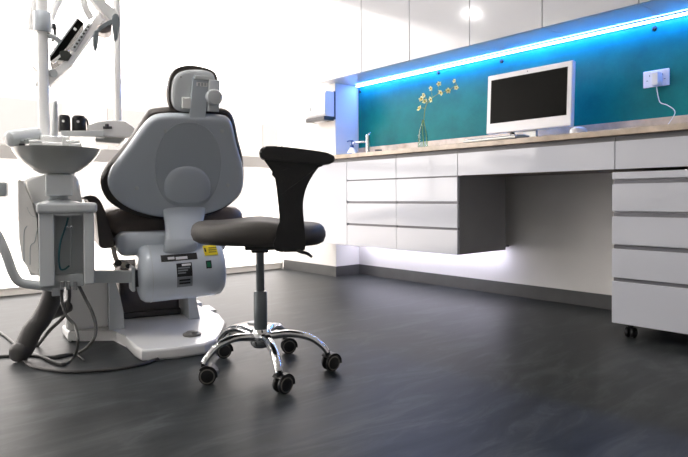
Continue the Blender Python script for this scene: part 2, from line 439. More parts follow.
bm = new(); box(bm, -3.52, -.67, 2.77, NY - .001, 2.3005, H - .001); o = obj('bulkhead', bm, WALL, None, False); o.name = 'trim_2'; o['kind'] = 'structure'

# light strips
def strip(x0, x1, y, z, m, label):
    t = thing('led_strip', label, 'light strip', ((x0 + x1) / 2, y, z)); w = (x1 - x0) / 2
    bm = new(); box(bm, -w, w, -.018, .018, -.004, 0); obj('profile', bm, GROOVE, t, False)
    bm = new(); box(bm, -w + .005, w - .005, -.013, .013, -.010, -.0042); obj('diffuser', bm, m, t, False)
strip(NX + .03, -.68, 3.066, 1.4868, LEDB, 'blue light strip under the wall cabinets along the teal panel')
strip(NX + .06, -2.06, 3.02, .300, LEDV, 'violet-white light strip low behind the drawer cabinets')
bm = new(); box(bm, NX + .002, -2.05, 2.972, NY - .001, .3005, .312); o = obj('back_rail', bm, CARC); tag(o, 'narrow grey rail behind the drawer cabinets that carries the low light strip', 'rail')

# downlights; the last two are unseen fill lamps added to brighten the chair back
for i, (lx, ly) in enumerate(((-3.87, .35), (-2.3, .6), (-2.3, -1.2), (-3.87, -1.2), (-1.9, .0), (-1.2, -1.3))):
    t = thing('downlight', ['round ceiling downlight mirrored in the wall cabinet door', 'round ceiling downlight above the dental chair',
        'round ceiling downlight behind the dental unit', 'round ceiling downlight by the window behind the frame', 'unseen fill downlight added over the stool side of the room', 'unseen fill downlight added behind the viewer'][i], 'downlight', (lx, ly, H), 0, 'ceiling downlights')
    bm = new(); lathe(bm, [(.075, 0), (.1, 0), (.1, -.008), (.078, -.012), (.075, -.004)], seg=28, loop=True); obj('trim_ring', bm, WHITEP, t)
    bm = new(); lathe(bm, [(0, -.001), (.074, -.001), (.074, -.006), (0, -.006)], seg=28); obj('diffuser', bm, LAMPD, t)

# ------------------------------------------------------------------ things on the worktop
W = ZW1 + .0005
# monitor
t = thing('monitor', 'white all-in-one monitor with a blank dark screen on the worktop', 'monitor', (-1.741, 2.80, W), 0)
rot = Matrix.Rotation(math.radians(-3), 3, 'X')
bm = new(); box(bm, -.257, .257, -.0, .034, .073, .408, .006, 3, rot=rot, piv=(0, 0, .073)); mc = obj('casing', bm, WHITEP, t)
bm = new(); box(bm, -.231, .231, -.0025, .002, .130, .378, .001, 1, rot=rot, piv=(0, 0, .073)); obj('screen', bm, SCREEN, t)
bm = new(); lathe(bm, [(0, 0), (.003, 0), (.003, .001), (0, .001)], rot @ Vector((0, -.0003, .393 - .073)) + Vector((0, 0, .073)), (0, -1, 0), 10); obj('webcam', bm, BLACKP, t)
bm = new(); box(bm, -.04, .04, .035, .055, .0, .22, .004); box(bm, -.11, .11, -.03, .12, 0, .008, .003); obj('stand', bm, KEYS, t)
bm = new(); box(bm, -.10, -.085, .0, .03, .008, .07, .003); obj('stand_foot', bm, BLACKP, t)
# keyboard (silver, at the counter edge) and mouse
t = thing('keyboard', 'slim silver keyboard on the worktop edge in front of the monitor', 'keyboard', (-1.76, 2.545, W + .0045), math.radians(-3))
bm = new(); box(bm, -.165, .165, -.058, .058, 0, .012, .003, rot=Matrix.Rotation(math.radians(4), 3, 'X')); obj('keyboard_body', bm, KEYS, t)
bm = new()
for r_ in range(5):
    for c in range(14): box(bm, -.155 + c * .0222, -.155 + c * .0222 + .019, -.05 + r_ * .02, -.05 + r_ * .02 + .017, .011 + r_ * .0014, .0145 + r_ * .0014)
obj('keys', bm, WHITEP, t, False)
t = thing('computer_mouse', 'small white mouse on the worktop right of the monitor', 'mouse', (-1.33, 2.58, W))
bm = new(); pts = [(.034 * math.cos(a), .055 * math.sin(a)) for a in [2 * PI * k / 24 for k in range(24)]]
pad(bm, pts, lambda a, b, d: Vector((a, b, d)), [(1, .008), (.95, .02), (.8, .028), (.5, .034), (.2, .036)], 0); obj('mouse_shell', bm, WHITEP, t)
bm = new(); box(bm, -.003, .003, .018, .034, .030, .036, .001); obj('scroll_wheel', bm, GREYF, t)
# vase with orchid spray
t = thing('glass_vase', 'clear glass bottle vase standing on the worktop left of the monitor', 'vase', (-2.478, 2.80, W))
bm = new(); lathe(bm, [(0, 0), (.030, 0), (.034, .01), (.034, .10), (.026, .135), (.0125, .165), (.011, .205), (.014, .21),
                       (.012, .21), (.009, .2), (.010, .165), (.023, .133), (.031, .10), (.031, .012), (0, .008)], seg=28); obj('bottle', bm, VASEG, t)
VF = Frame((-2.478, 2.80, W), 0)
t = thing('orchid_spray', 'pale yellow orchid spray arching out of the glass vase', 'flowers', (-2.478, 2.80, W))
def vp(x, y, dy=0): return VF.flat(x, y, dy, 1)
main = [vp(424, 147, .0), vp(422.5, 128), vp(424, 118), vp(425.5, 107), vp(430, 100), vp(438, 94), vp(449, 90), vp(457, 84)]
bm = new(); tube(bm, main, [.0024, .0022, .0018, .0013], 8); obj('stem', bm, STEM, t)
bm = new(); tube(bm, [vp(419, 147, -.012), vp(419.5, 132, -.008), vp(423, 120, 0)], .002, 8); obj('stem', bm, STEM, t)
bm = new(); tube(bm, [vp(427, 147, .012), vp(426, 133, .008), vp(423.5, 119, 0)], .002, 8); obj('stem', bm, STEM, t)
def flower(c, s, tilt):
    out = []
    R = Matrix.Rotation(tilt, 3, 'Y') @ Matrix.Rotation(random.uniform(-.5, .5), 3, 'Z') @ Matrix.Rotation(random.uniform(-.5, .3), 3, 'X')
    bm = new()
    for k in range(5):
        a = 2 * PI * k / 5
        ring = []
        for j in range(10):
            b = 2 * PI * j / 10
            u = .55 + .5 * math.cos(b); v = .38 * math.sin(b)
            p = Vector((u * math.cos(a) - v * math.sin(a), -.22 * u * u - .05, u * math.sin(a) + v * math.cos(a))) * s
            ring.append(c + R @ p)
        A = [bm.verts.new(p) for p in ring]; B = [bm.verts.new(p + R @ Vector((0, .0012, 0))) for p in ring]
        bm.faces.new(A); bm.faces.new(B[::-1])
        for j in range(10): bm.faces.new((A[j], A[(j + 1) % 10], B[(j + 1) % 10], B[j]))
    f = obj('blossom', bm, PETAL, t)
    bm = new(); bmesh.ops.create_icosphere(bm, subdivisions=2, radius=s * .34, matrix=Matrix.Translation(c + R @ Vector((0, -.004, 0)))); obj('flower_heart', bm, PETALC, f)
for i, (fx, fy, s) in enumerate(((419.5, 108.5, .016), (421.5, 99, .015), (425, 101.5, .015), (431, 99.5, .015), (424, 95, .012), (431, 88.5, .013), (441, 92.5, .015), (448.5, 90.5, .014), (439, 84, .013), (456.5, 88, .012), (454.5, 81, .011))):
    c = vp(fx, fy, -.012 + .02 * (i % 3)); flower(c, s * 1.25, i * .7)
    near = min((p for p in catmull(main, 6)), key=lambda p: (p - c).length)
    bm = new(); tube(bm, [near, (near + c) / 2 + Vector((0, 0, .004)), c + Vector((0, .003, 0))], .0011, 6); obj('flower_stalk', bm, STEM, t)
# tap
t = thing('tap', 'slim chrome tap standing on the worktop at the left end', 'tap', (-3.096, 2.90, W))
bm = new(); lathe(bm, [(0, 0), (.024, 0), (.024, .006), (.017, .01), (.017, .165), (.0155, .17), (0, .17)], seg=24); obj('tap_body', bm, CHROME, t)
bm = new(); tube(bm, [(0, 0, .118), (-.05, -.02, .122), (-.112, -.035, .118), (-.118, -.037, .108)], .008, 12); obj('spout', bm, CHROME, t)
bm = new(); tube(bm, [(.0, 0, .172), (.03, -.01, .18)], .005, 10); obj('lever', bm, CHROME, t)
t = thing('cup', 'small dark cup behind the tap on the worktop', 'cup', (-3.03, 2.94, W))
bm = new(); lathe(bm, [(0, 0), (.022, 0), (.027, .06), (.0245, .06), (.02, .004), (0, .004)], seg=22); obj('cup_body', bm, MELA, t)
bm = new(); tube(bm, [(.024, 0, .045), (.038, 0, .042), (.038, 0, .022), (.022, 0, .018)], .003, 8); obj('handle', bm, MELA, t)
# soap bottle
t = thing('soap_bottle', 'round white soap bottle with a blue pump, left of the tap', 'soap bottle', (-3.205, 2.84, W))
pts = [(.050 * math.copysign(abs(math.cos(a)) ** .8, math.cos(a)), .022 * math.sin(a)) for a in [2 * PI * k / 28 for k in range(28)]]
bm = new(); R = []
for z, s in ((0, .82), (.006, .95), (.03, 1.0), (.05, .9), (.066, .62), (.074, .34), (.082, .3)):
    R.append([bm.verts.new((a * s, b * (s ** .5), z)) for a, b in pts])
for A, B in zip(R, R[1:]):
    for k in range(28): bm.faces.new((A[k], A[(k + 1) % 28], B[(k + 1) % 28], B[k]))
bm.faces.new(R[0][::-1]); bm.faces.new(R[-1]); obj('bottle', bm, WHITEP, t)
bm = new(); box(bm, -.028, .028, -.0245, -.0225, .014, .042, .0008); obj('bottle_label', bm, SOAPL, t)
bm = new(); lathe(bm, [(0, .082), (.015, .082), (.015, .097), (.006, .099), (.006, .125), (.013, .126), (.013, .135), (0, .137)], seg=18)
tube(bm, [(0, 0, .131), (-.02, -.012, .131), (-.032, -.018, .127)], .0045, 8); obj('pump', bm, BLUEC, t)

# socket, charger, cable
t = thing('wall_socket', 'white double socket plate on the teal panel', 'socket', (-1.19, NY - .0105, 1.198))
bm = new(); box(bm, -.062, .062, -.009, 0, -.042, .042, .004, 3); obj('plate', bm, WHITEP, t)
for sx in (-.03, .03):
    bm = new()
    for px, pz, w_, h_ in ((0, .016, .004, .009), (-.011, -.008, .008, .0035), (.011, -.008, .008, .0035)):
        box(bm, sx + px - w_ / 2, sx + px + w_ / 2, -.0098, -.0085, pz - h_ / 2, pz + h_ / 2)
    obj('socket_holes', bm, GREYF, t, False)
bm = new(); box(bm, .046, .054, -.012, -.008, .028, .036, .001); obj('rocker_switch', bm, WHITEP, t)
bm = new(); box(bm, -.0175, .0175, -.055, 0, -.032, .035, .005, 3); o = obj('phone_charger', bm, WHITEP, None, loc=(-1.176, NY - .0203, 1.187)); tag(o, 'white charger plug in the double socket', 'charger')
SF = Frame((0, 0, 0), 0)
pts = [(-1.176, NY - .05, 1.154)] + [tuple(SF.flat(x, y, v, 1)) for x, y, v in ((658.5, 98, 3.055), (661, 103, 3.05), (668, 105.5, 3.04), (675, 113, 3.03))] + [(-1.12, 3.02, .93), (-1.09, 3.0, W + .003), (-.95, 2.98, W + .003), (-.75, 2.99, W + .003), (-.5, 2.97, W + .003)]
bm = new(); tube(bm, pts, .0022, 8); o = obj('charger_cable', bm, WHITEP); tag(o, 'thin white cable hanging from the charger down to the worktop', 'cable')

# dispenser
t = thing('paper_towel_dispenser', 'white wall dispenser with a dark underside beside the niche', 'dispenser', (-3.54, CY - .0005, 1.21))
bm = new(); box(bm, -.125, .118, -.014, 0, .0, .215, .004); obj('back_plate', bm, MELA, t)
bm = new(); pts = [(-.014, .02), (-.095, .02), (-.112, .04), (-.105, .19), (-.095, .21), (-.014, .21)]
prism(bm, pts, lambda a, b, d: Vector((d, a, b)), -.125, .118, .006, 3); obj('cover', bm, WHITEP, t)
bm = new(); box(bm, -.12, .112, -.112, -.014, -.012, .0195, .004); b_ = obj('outlet_base', bm, MELA, t)
bm = new(); box(bm, -.05, .05, -.08, -.03, -.015, -.011, .001); obj('outlet', bm, WHITEP, b_)
bm = new(); box(bm, -.06, -.054, -.114, -.104, .07, .10, .001); obj('level_window', bm, GREYF, t)

# ------------------------------------------------------------------ dental chair
CF = Frame((-2.45, 1.10, 0), math.radians(-14))
chair = thing('dental_chair', 'dental treatment chair with grey shell back and dark brown upholstery, seen from behind', 'dental chair', CF.o, CF.rz)
A_ = math.radians(26)
sd = Vector((math.sin(A_), 0, math.cos(A_))); nd = Vector((math.cos(A_), 0, -math.sin(A_))); p0 = Vector((0.02, 0, .5))
def bk(a, b, h): return p0 + Vector((0, a, 0)) + sd * b + nd * h
def bpx(x, y, h=0):
    p = CF.onplane(x, y, p0 + nd * h, nd); q = p - p0
    return (q.y, q.dot(sd))
# base plate
bm = new()
pts = [(.376, -.182), (.392, -.06), (.388, .05), (.33, .115), (.20, .165), (.02, .235), (-.15, .245), (-.6, .20), (-.75, .1), (-.75, -.1), (-.6, -.2), (-.25, -.235), (-.25, -.44), (-.085, -.42), (-.06, -.30), (-.03, -.235), (.12, -.21), (.30, -.20)]
prism(bm, pts, lambda a, b, d: Vector((a, b, d)), 0.0005, .045, .012, 3); base = obj('base_plate', bm, UNITW, chair)
bm = new(); prism(bm, [(a * .985, b * .97) for a, b in pts], lambda a, b, d: Vector((a, b, d)), 0.0, .014); obj('base_gasket', bm, BLACKP, base, False)
q = CF.flat(192, 334, .05, 2)
bm = new(); lathe(bm, [(0, 0), (.036, 0), (.038, .004), (.036, .009), (.026, .011), (.024, .015), (.018, .018), (0, .019)], (q.x, q.y, .045), seg=28); obj('floor_button', bm, mat('warm grey button', (.13, .125, .115), .4, var=.03), chair)
# lift cheeks, bellows, junction box
def cheek(y0, y1, xs):
    bm = new(); prism(bm, xs, lambda a, b, d: Vector((a, d, b)), y0, y1, .012, 3); return obj('lift_cheek', bm, UNITP, chair)
def cheek(pts, x0, x1):
    bm = new(); prism(bm, pts, lambda a, b, d: Vector((d, a, b)), x0, x1, .006, 3); return obj('lift_cheek', bm, UNITP, chair)
cheek([(-.262, .045), (-.198, .045), (-.203, .12), (-.216, .19), (-.238, .27), (-.262, .27)], -.30, -.03)
cheek([(.082, .26), (.112, .26), (.124, .14), (.142, .045), (.09, .045)], -.36, -.09)
bm = new(); box(bm, -.52, -.26, -.196, .08, .047, .30, .02, 3); obj('bellows', bm, BELL, chair)
bm = new(); box(bm, -.54, -.24, -.20, .084, .0455, .075, .008, 2); obj('bellows_foot', bm, HOSE, chair)
bm = new(); box(bm, -.24, -.09, -.43, -.25, .045, .28, .02, 4); obj('junction_box', bm, UNITW, chair)
# motor drum with its upper housing
dc, dr = Vector((.11, 0, .300)), .120
def drum_pt(ang, y, r): return Vector((dc.x + math.cos(ang) * r, y, dc.z + math.sin(ang) * r))
bm = new(); prof = [(0, -.162), (.085, -.160), (.105, -.153), (.117, -.137), (.12, -.118), (.12, -.1), (.12, 0), (.12, .1), (.12, .15), (.116, .172), (.102, .186), (.08, .192), (0, .195)]
lathe(bm, prof, dc, (0, 1, 0), 48); drum = obj('motor_housing', bm, SHELLP, chair)
bm = new(); lathe(bm, [(.119, -.117), (.1206, -.117), (.1206, -.115), (.119, -.115)], dc, (0, 1, 0), 48, True); obj('housing_seam', bm, UNITG, drum)
bm = new(); box(bm, -.25, .105, -.235, .225, .37, .47, .035, 5); obj('upper_housing', bm, SHELLP, chair)
def patch(y0, y1, a0, a1, lift, m, name, par, thick=.0015):
    bm = new(); n = 8
    r0_, r1_ = dr + lift - .0004, dr + lift + thick
    G = [[bm.verts.new(drum_pt(a0 + (a1 - a0) * i / n, y, r)) for i in range(n + 1)] for y in (y0, y1) for r in (r0_, r1_)]
    a, b, c, d = G
    for i in range(n):
        bm.faces.new((b[i], b[i + 1], d[i + 1], d[i])); bm.faces.new((a[i], a[i + 1], c[i + 1], c[i]))
        bm.faces.new((a[i], a[i + 1], b[i + 1], b[i])); bm.faces.new((c[i], c[i + 1], d[i + 1], d[i]))
    bm.faces.new((a[0], b[0], d[0], c[0])); bm.faces.new((a[n], b[n], d[n], c[n]))
    return obj(name, bm, m, par)
def dpx(x, y):
    """where a sight line meets the drum: (y along it, angle)"""
    d = CF.M @ sight(x, y); cx, cz = CF.c.x - dc.x, CF.c.z - dc.z
    a = d.x ** 2 + d.z ** 2; b = 2 * (cx * d.x + cz * d.z); c = cx * cx + cz * cz - dr * dr
    D = b * b - 4 * a * c
    t = (-b - math.sqrt(max(D, 0))) / (2 * a); p = CF.c + d * t
    return p.y, math.atan2(p.z - dc.z, p.x - dc.x)
def dpatch(xa, ya, xb, yb, lift, m, name, par):
    A, B = dpx(xa, ya), dpx(xb, yb)
    return patch(A[0], B[0], B[1], A[1], lift, m, name, par)
l1 = dpatch(176.5, 263.5, 192.5, 276, 0, BLACKP, 'rating_plate', drum)
dpatch(182, 264.2, 191, 265.6, .0016, WHITEP, 'plate_print', l1)
for k in range(3): dpatch(178, 267.5 + k * 2.5, 190 - 2 * k, 268.3 + k * 2.5, .0016, LABG, 'plate_print', l1)
l2 = dpatch(177, 277.2, 192, 286, 0, LABG, 'silver_label', drum)
for k in range(2): dpatch(179, 279.5 + k * 3, 190, 280.3 + k * 3, .0016, BLACKP, 'label_print', l2)
l3 = dpatch(206, 261.5, 212, 269, 0, BLACKP, 'switch_frame', drum); dpatch(207.2, 263, 210.8, 267.8, .0016, GREEN, 'rocker_switch', l3)
ly = dpatch(203, 247.0, 218.5, 256.0, .002, YELL, 'warning_label', drum)
dpatch(204.6, 249.5, 206.8, 253.0, .0036, BLACKP, 'warning_mark', ly)
for k in range(3): dpatch(209, 249 + k * 2.0, 217, 249.6 + k * 2.0, .0036, mat('label ink %d' % k, (.35, .27, .02), .5, var=.02), 'label_print', ly)
# slot with connectors
A1, B1 = dpx(161, 255), dpx(198, 259.5)
sl = patch(A1[0], B1[0], B1[1], min(A1[1], PI / 2), .0003, BLACKP, 'cable_slot', drum)
for a, b in ((168, 175), (176, 188)):
    dpatch(a, 257.2, b, 259.2, .0018, WHITEP, 'connector', sl)
_c = Vector((dc.x, 0, dc.z)); drum.matrix_local = Matrix.Translation(_c) @ Matrix.Rotation(math.radians(1.8), 4, 'X') @ Matrix.Translation(-_c)
# back support plate
sup = [bpx(x, y, .0) for x, y in ((161, 208), (208, 206), (205, 222), (199, 240), (198, 257), (163.5, 259), (165, 240), (165, 222))]
def spm(a, b, h):
    p = bk(a, b, h); return p
bm = new()
Lp = [(161, 205), (165.5, 222), (165.5, 240), (162, 257)]; Rp = [(208, 203), (205, 220), (198.5, 240), (197.5, 254)]; Hx = [.075, .13, .205, .19]
R = []
for (a, b), (c, d), hx in zip(catmull([(*p, 0) for p in Lp], 5) and Lp, Rp, Hx):
    pa, pb = CF.flat(a, b, hx, 0), CF.flat(c, d, hx, 0); R.append((pa, pb))
front = [bm.verts.new(p) for p in sum(([pa + (pb - pa) * k / 6 + Vector((.012 * math.sin(PI * k / 6), 0, 0)) for k in range(7)] for pa, pb in R), [])]
backv = [bm.verts.new(v.co + Vector((-.03, 0, 0))) for v in front]
for i in range(3):
    for k in range(6):
        a = i * 7 + k; bm.faces.new((front[a], front[a + 1], front[a + 8], front[a + 7])); bm.faces.new((backv[a], backv[a + 7], backv[a + 8], backv[a + 1]))
    for k in (0, 6): a = i * 7 + k; bm.faces.new((front[a], front[a + 7], backv[a + 7], backv[a]))
for k in range(6):
    bm.faces.new((front[k], front[k + 1], backv[k + 1], backv[k])); a = 21 + k; bm.faces.new((front[a], front[a + 1], backv[a + 1], backv[a]))
bmesh.ops.recalc_face_normals(bm, faces=bm.faces[:])
sp = obj('back_support', bm, SHELLP, chair); md = sp.modifiers.new('s', 'SUBSURF'); md.levels = 2; md.render_levels = 2
# shell and cushion
out_px = [(158, 114.5), (175, 113.5), (192, 114), (210, 114.5), (226, 116.5), (232, 125), (236.5, 145), (241.5, 162), (243.2, 176), (241, 190), (231, 201.5), (217, 209.5), (198, 214.5), (180, 216.5), (160, 216), (142, 212.5), (126, 206), (114, 196.5), (108, 185), (109.5, 172), (118, 159), (130, 143), (140, 129), (149, 119)]
O2 = [bpx(x, y, .006) for x, y in out_px]
O2 = [(p.x, p.y) for p in catmull([(a, b, 0) for a, b in O2], 3, True)]
bm = new(); pad(bm, O2, bk, [(1.0, .0), (1.0, .008), (.988, .020), (.965, .027), (.93, .030), (.88, .0305), (.78, .0295), (.5, .0295), (.1, .0295)], -.004)
shell = obj('back_shell', bm, SHELLP, chair)
pc = [(152, 110), (172, 108), (192, 108), (212, 108.5), (227, 110.5), (233.5, 119), (238, 140), (242.5, 158), (243.5, 178), (240.5, 193), (230, 204), (215, 212.5), (196, 217.5), (178, 219), (158, 218.5), (138, 215), (120, 208.5), (107, 199), (100.5, 184), (104.5, 170), (118, 155), (131, 138), (140, 124), (146, 115)]
P2 = [bpx(x, y, -.035) for x, y in pc]; P2 = [(p.x, p.y) for p in catmull([(a, b, 0) for a, b in P2], 3, True)]
bm = new(); pad(bm, P2, lambda a, b, h: bk(a, b, -h), [(.97, .022), (1.0, .032), (1.0, .05), (.985, .068), (.93, .085), (.8, .095), (.4, .09)], .02)
obj('back_cushion', bm, LEATH, chair)
el = [(188, 122), (204, 126), (215, 137), (220.5, 152), (221, 170), (216, 190), (205, 204), (188, 207), (170, 204), (158.5, 190), (155, 170), (157, 152), (163, 137), (173, 126)]
E2 = [bpx(x, y, .03) for x, y in el]; E2 = [(p.x, p.y) for p in catmull([(a, b, 0) for a, b in E2], 4, True)]
bm = new(); pad(bm, E2, bk, [(1.0, .030), (.99, .0325), (.975, .0325), (.955, .0305), (.5, .0305), (.1, .0305)], .02); ins = obj('recessed_panel', bm, SHELLIN, shell)
dm = [(164.5, 190), (165.5, 180), (172, 171), (182, 167), (193, 167), (203, 171), (209.5, 180), (211, 190), (208, 198), (196, 203), (178, 203), (167, 198)]
D2 = [bpx(x, y, .034) for x, y in dm]; D2 = [(p.x, p.y) for p in catmull([(a, b, 0) for a, b in D2], 4, True)]
bm = new(); pad(bm, D2, bk, [(1.0, .0315), (.97, .037), (.9, .042), (.7, .046), (.3, .048)], .03); obj('lumbar_boss', bm, SHELLP, shell)
for x, y in ((166, 131), (221.7, 131), (136.6, 188), (227.6, 184.8)):
    a, b = bpx(x, y, .026); c = bk(a, b, .022)
    bm = new(); lathe(bm, [(0, 0), (.009, 0), (.009, .008), (.006, .0095), (0, .0095)], c, nd, 18); obj('bolt_cap', bm, UNITP, shell)
# headrest
hp = Vector((.235, 0, 0)); 
def hplane(off): return (Vector((.235 + off, 0, 1.0)), Vector((math.cos(.12), 0, -math.sin(.12))))
HN = Vector((math.cos(.12), 0, -math.sin(.12))); HS = Vector((math.sin(.12), 0, math.cos(.12))); H0 = Vector((.235, 0, 1.0))
def hk(a, b, h): return H0 + Vector((0, a, 0)) + HS * b + HN * h
def hpx(x, y, h=0):
    p = CF.onplane(x, y, H0 + HN * h, HN); q = p - H0; return (q.y, q.dot(HS))
hs = [(173, 82), (178, 73.5), (187, 70), (200, 69.5), (211, 72), (215, 78), (215.5, 92), (213, 106), (205, 112), (190, 112.5), (177, 110), (172, 100)]
H2 = [(p.x, p.y) for p in catmull([(*hpx(x, y, .01), 0) for x, y in hs], 4, True)]
bm = new(); pad(bm, H2, hk, [(1, 0), (.99, .008), (.94, .014), (.8, .018), (.2, .019)], -.01); head = obj('headrest_shell', bm, UNITP, chair)
hc = [(167.5, 84), (171, 73), (178, 67.5), (190, 65.5), (205, 68), (214, 72.5), (217, 80), (216.5, 94), (213, 108), (203, 113.5), (184, 113.5), (171, 109), (167, 98)]
H3 = [(p.x, p.y) for p in catmull([(*hpx(x, y, -.03), 0) for x, y in hc], 4, True)]
bm = new(); pad(bm, H3, lambda a, b, h: hk(a, b, -h), [(.97, .012), (1, .02), (1, .04), (.97, .055), (.85, .065), (.4, .068)], .01); obj('headrest_cushion', bm, LEATH, chair)
def hbox(xa, ya, xb, yb, h0, h1, m, name, par, bev=.003, skew=0):
    a, b = hpx(xa, ya, h1), hpx(xb, yb, h1)
    bm = new(); pts = [(a[0], a[1]), (b[0], a[1]), (b[0] - skew, b[1]), (a[0] - skew, b[1])]
    prism(bm, pts, hk, h0, h1, bev, 3); return obj(name, bm, m, par)
post = hbox(193, 77, 208.5, 119, .018, .036, SHELLIN, 'headrest_post', chair, .004, .012)
hbox(195, 75, 212, 80.5, .019, .046, UNITP, 'post_cap', post)
lb = hbox(196.5, 82, 207.5, 87, .036, .038, UNITW, 'scale_label', post, .0005)
for k in range(3): hbox(198 + 3.2 * k, 82.8, 200 + 3.2 * k, 86, .038, .0388, UNITG, 'scale_mark', lb, 0)
hbox(209, 79, 219.5, 112, .012, .05, UNITP, 'joint_block', chair, .008)
a, b = hpx(215, 97, .075); bm = new(); lathe(bm, [(0, .03), (.022, .03), (.030, .038), (.033, .05), (.033, .066), (.028, .075), (0, .079)], hk(a, b, 0), HN, 28); obj('headrest_knob', bm, UNITP, chair)
hbox(182.5, 97, 191.5, 109, .012, .035, UNITW, 'release_tab', chair, .005)
a, b = hpx(181, 77, .02); bm = new(); lathe(bm, [(0, .015), (.0025, .015), (.0025, .019), (0, .019)], hk(a, b, 0), HN, 10); obj('screw', bm, BLACKP, head)
# seat, legrest and armrest
bm = new()
def seat_ring(x, zt, zb, w, yc=.03):
    pts = []
    for k in range(28):
        a = 2 * PI * k / 28; c, s_ = math.cos(a), math.sin(a)
        pts.append(Vector((x, yc + w * math.copysign(abs(c) ** .45, c), (zt + zb) / 2 + (zt - zb) / 2 * math.copysign(abs(s_) ** .7, s_))))
    return [bm.verts.new(p) for p in pts]
RS = [seat_ring(*r) for r in ((-.02, .50, .46, .22), (-.025, .545, .44, .28), (-.05, .578, .425, .31), (-.10, .59, .42, .325), (-.35, .555, .43, .315), (-.6, .555, .45, .29), (-.85, .565, .46, .26), (-1.2, .50, .41, .23), (-1.45, .46, .385, .20), (-1.5, .44, .40, .16))]
for A, B in zip(RS, RS[1:]):
    for k in range(28): bm.faces.new((A[k], A[(k + 1) % 28], B[(k + 1) % 28], B[k]))
bm.faces.new(RS[0][::-1]); bm.faces.new(RS[-1]); obj('seat_cushion', bm, SEATB, chair)
bm = new(); box(bm, -.95, -.12, -.2, .24, .385, .44, .02, 3); obj('seat_tray', bm, SHELLP, chair)
ar = [(83.5, 198.5), (86, 196), (93, 195.5), (98, 198), (103, 206), (108, 220), (112, 234), (114.5, 246.5), (101, 248), (98.5, 238), (97, 222), (95, 207), (90, 201)]
A2 = [(p.y, p.z) for p in (CF.flat(x, y, .02, 0) for x, y in ar)]
A2 = [(p.x, p.y) for p in catmull([(a, b, 0) for a, b in A2], 3, True)]
bm = new(); prism(bm, A2, lambda a, b, d: Vector((d, a, b)), -.30, .02, .008, 3); obj('armrest', bm, LEATH, chair)
p1, p2 = CF.flat(112, 244, -.05, 0), CF.flat(122, 246, -.05, 0)
bm = new(); tube(bm, [p1, p2 + Vector((0, .05, 0))], .009, 10); tube(bm, [p1 + Vector((-.15, 0, 0)), p2 + Vector((-.15, .05, 0))], .009, 10); obj('armrest_pin', bm, BLACKP, chair)
bm = new(); tube(bm, [CF.flat(113, 247, .0, 0), CF.flat(117, 261, .02, 0), CF.flat(126, 266, .04, 0)], .010, 10)
tube(bm, [CF.flat(114, 266, .03, 0), CF.flat(122, 262, .03, 0), CF.flat(131, 268, .05, 0)], .012, 10); obj('link_arm', bm, BEIGEP, chair)
bm = new(); lathe(bm, [(0, -.01), (.014, -.01), (.014, .01), (0, .01)], CF.flat(118, 263, .045, 0), (1, 0, 0), 16); lathe(bm, [(0, -.01), (.01, -.01), (.01, .01), (0, .01)], CF.flat(128, 266, .06, 0), (1, 0, 0), 16); obj('pivot_bolt', bm, BLACKP, chair)
# flange joining the unit's bar to the drum
bm = new(); pa, pb = CF.flat(130, 266, .10, 0), CF.flat(132.5, 290, .10, 0); box(bm, .05, .15, pa.y, pa.y + .014, pb.z, pa.z, .003); obj('mounting_flange', bm, UNITG, chair)
bm = new(); box(bm, .07, .13, pa.y + .014, -.155, pb.z + .015, pa.z - .015, .003); obj('flange_spacer', bm, BLACKP, chair)

# ------------------------------------------------------------------ dental unit (spittoon column, pole, arms)
U0 = CAM + sight(66, 240) * 2.25; UF = Frame((U0.x, U0.y, 0), facing(70))
unit = thing('dental_unit', 'white dental unit with a spittoon bowl, service column and tall pole', 'dental unit', UF.o, UF.rz)
def up(x, y, v=0): return UF.flat(x, y, v, 1)
def ubox(name, xa, ya, xb, yb, v0, v1, m, par=None, bev=.004, seg=3, taper=0):
    """box whose near face spans the given corners at local depth v0"""
    a, b = up(xa, ya, v0), up(xb, yb, v0); bm = new()
    box(bm, a.x, b.x, v0, v1, b.z, a.z, bev, seg); return obj(name, bm, m, par or unit)
# service column: frame round a recess
a, b = up(38, 213, -.10), up(95, 284, -.10); ra, rb = up(54, 216, -.10), up(84, 277, -.10)
bm = new(); box(bm, a.x, ra.x, -.10, .10, b.z, a.z, .006, 3); box(bm, rb.x, b.x, -.10, .10, b.z, a.z, .006, 3); box(bm, ra.x, rb.x, -.02, .10, b.z, a.z); box(bm, ra.x, rb.x, -.10, -.02, ra.z, a.z)
obj('service_column', bm, UNITP, unit)
bm = new(); box(bm, ra.x, rb.x, -.022, -.0195, b.z + .02, ra.z); obj('recess_back', bm, UNITG, unit, False)
bm = new(); a2, b2 = up(35.5, 203, -.11), up(97.5, 213, -.11); box(bm, a2.x, b2.x, -.115, .12, b2.z, a2.z, .012, 4); obj('column_cap', bm, UNITP, unit)
bm = new(); tube(bm, [up(68, 218, -.05), up(66, 226, -.07), up(61, 240, -.08), up(59, 256, -.085), up(60, 268, -.08), up(64, 269.5, -.07), up(69, 266, -.05)], .0035, 8); obj('teal_hose', bm, TEALC, unit)
bm = new(); tube(bm, [up(71, 217, -.05), up(71, 268, -.05)], .0035, 8); obj('drain_tube', bm, UNITG, unit)
for x in (67.5, 71.5):
    bm = new(); bmesh.ops.create_icosphere(bm, subdivisions=2, radius=.005, matrix=Matrix.Translation(up(x, 227, -.075))); obj('hose_fitting', bm, CHROME, unit)
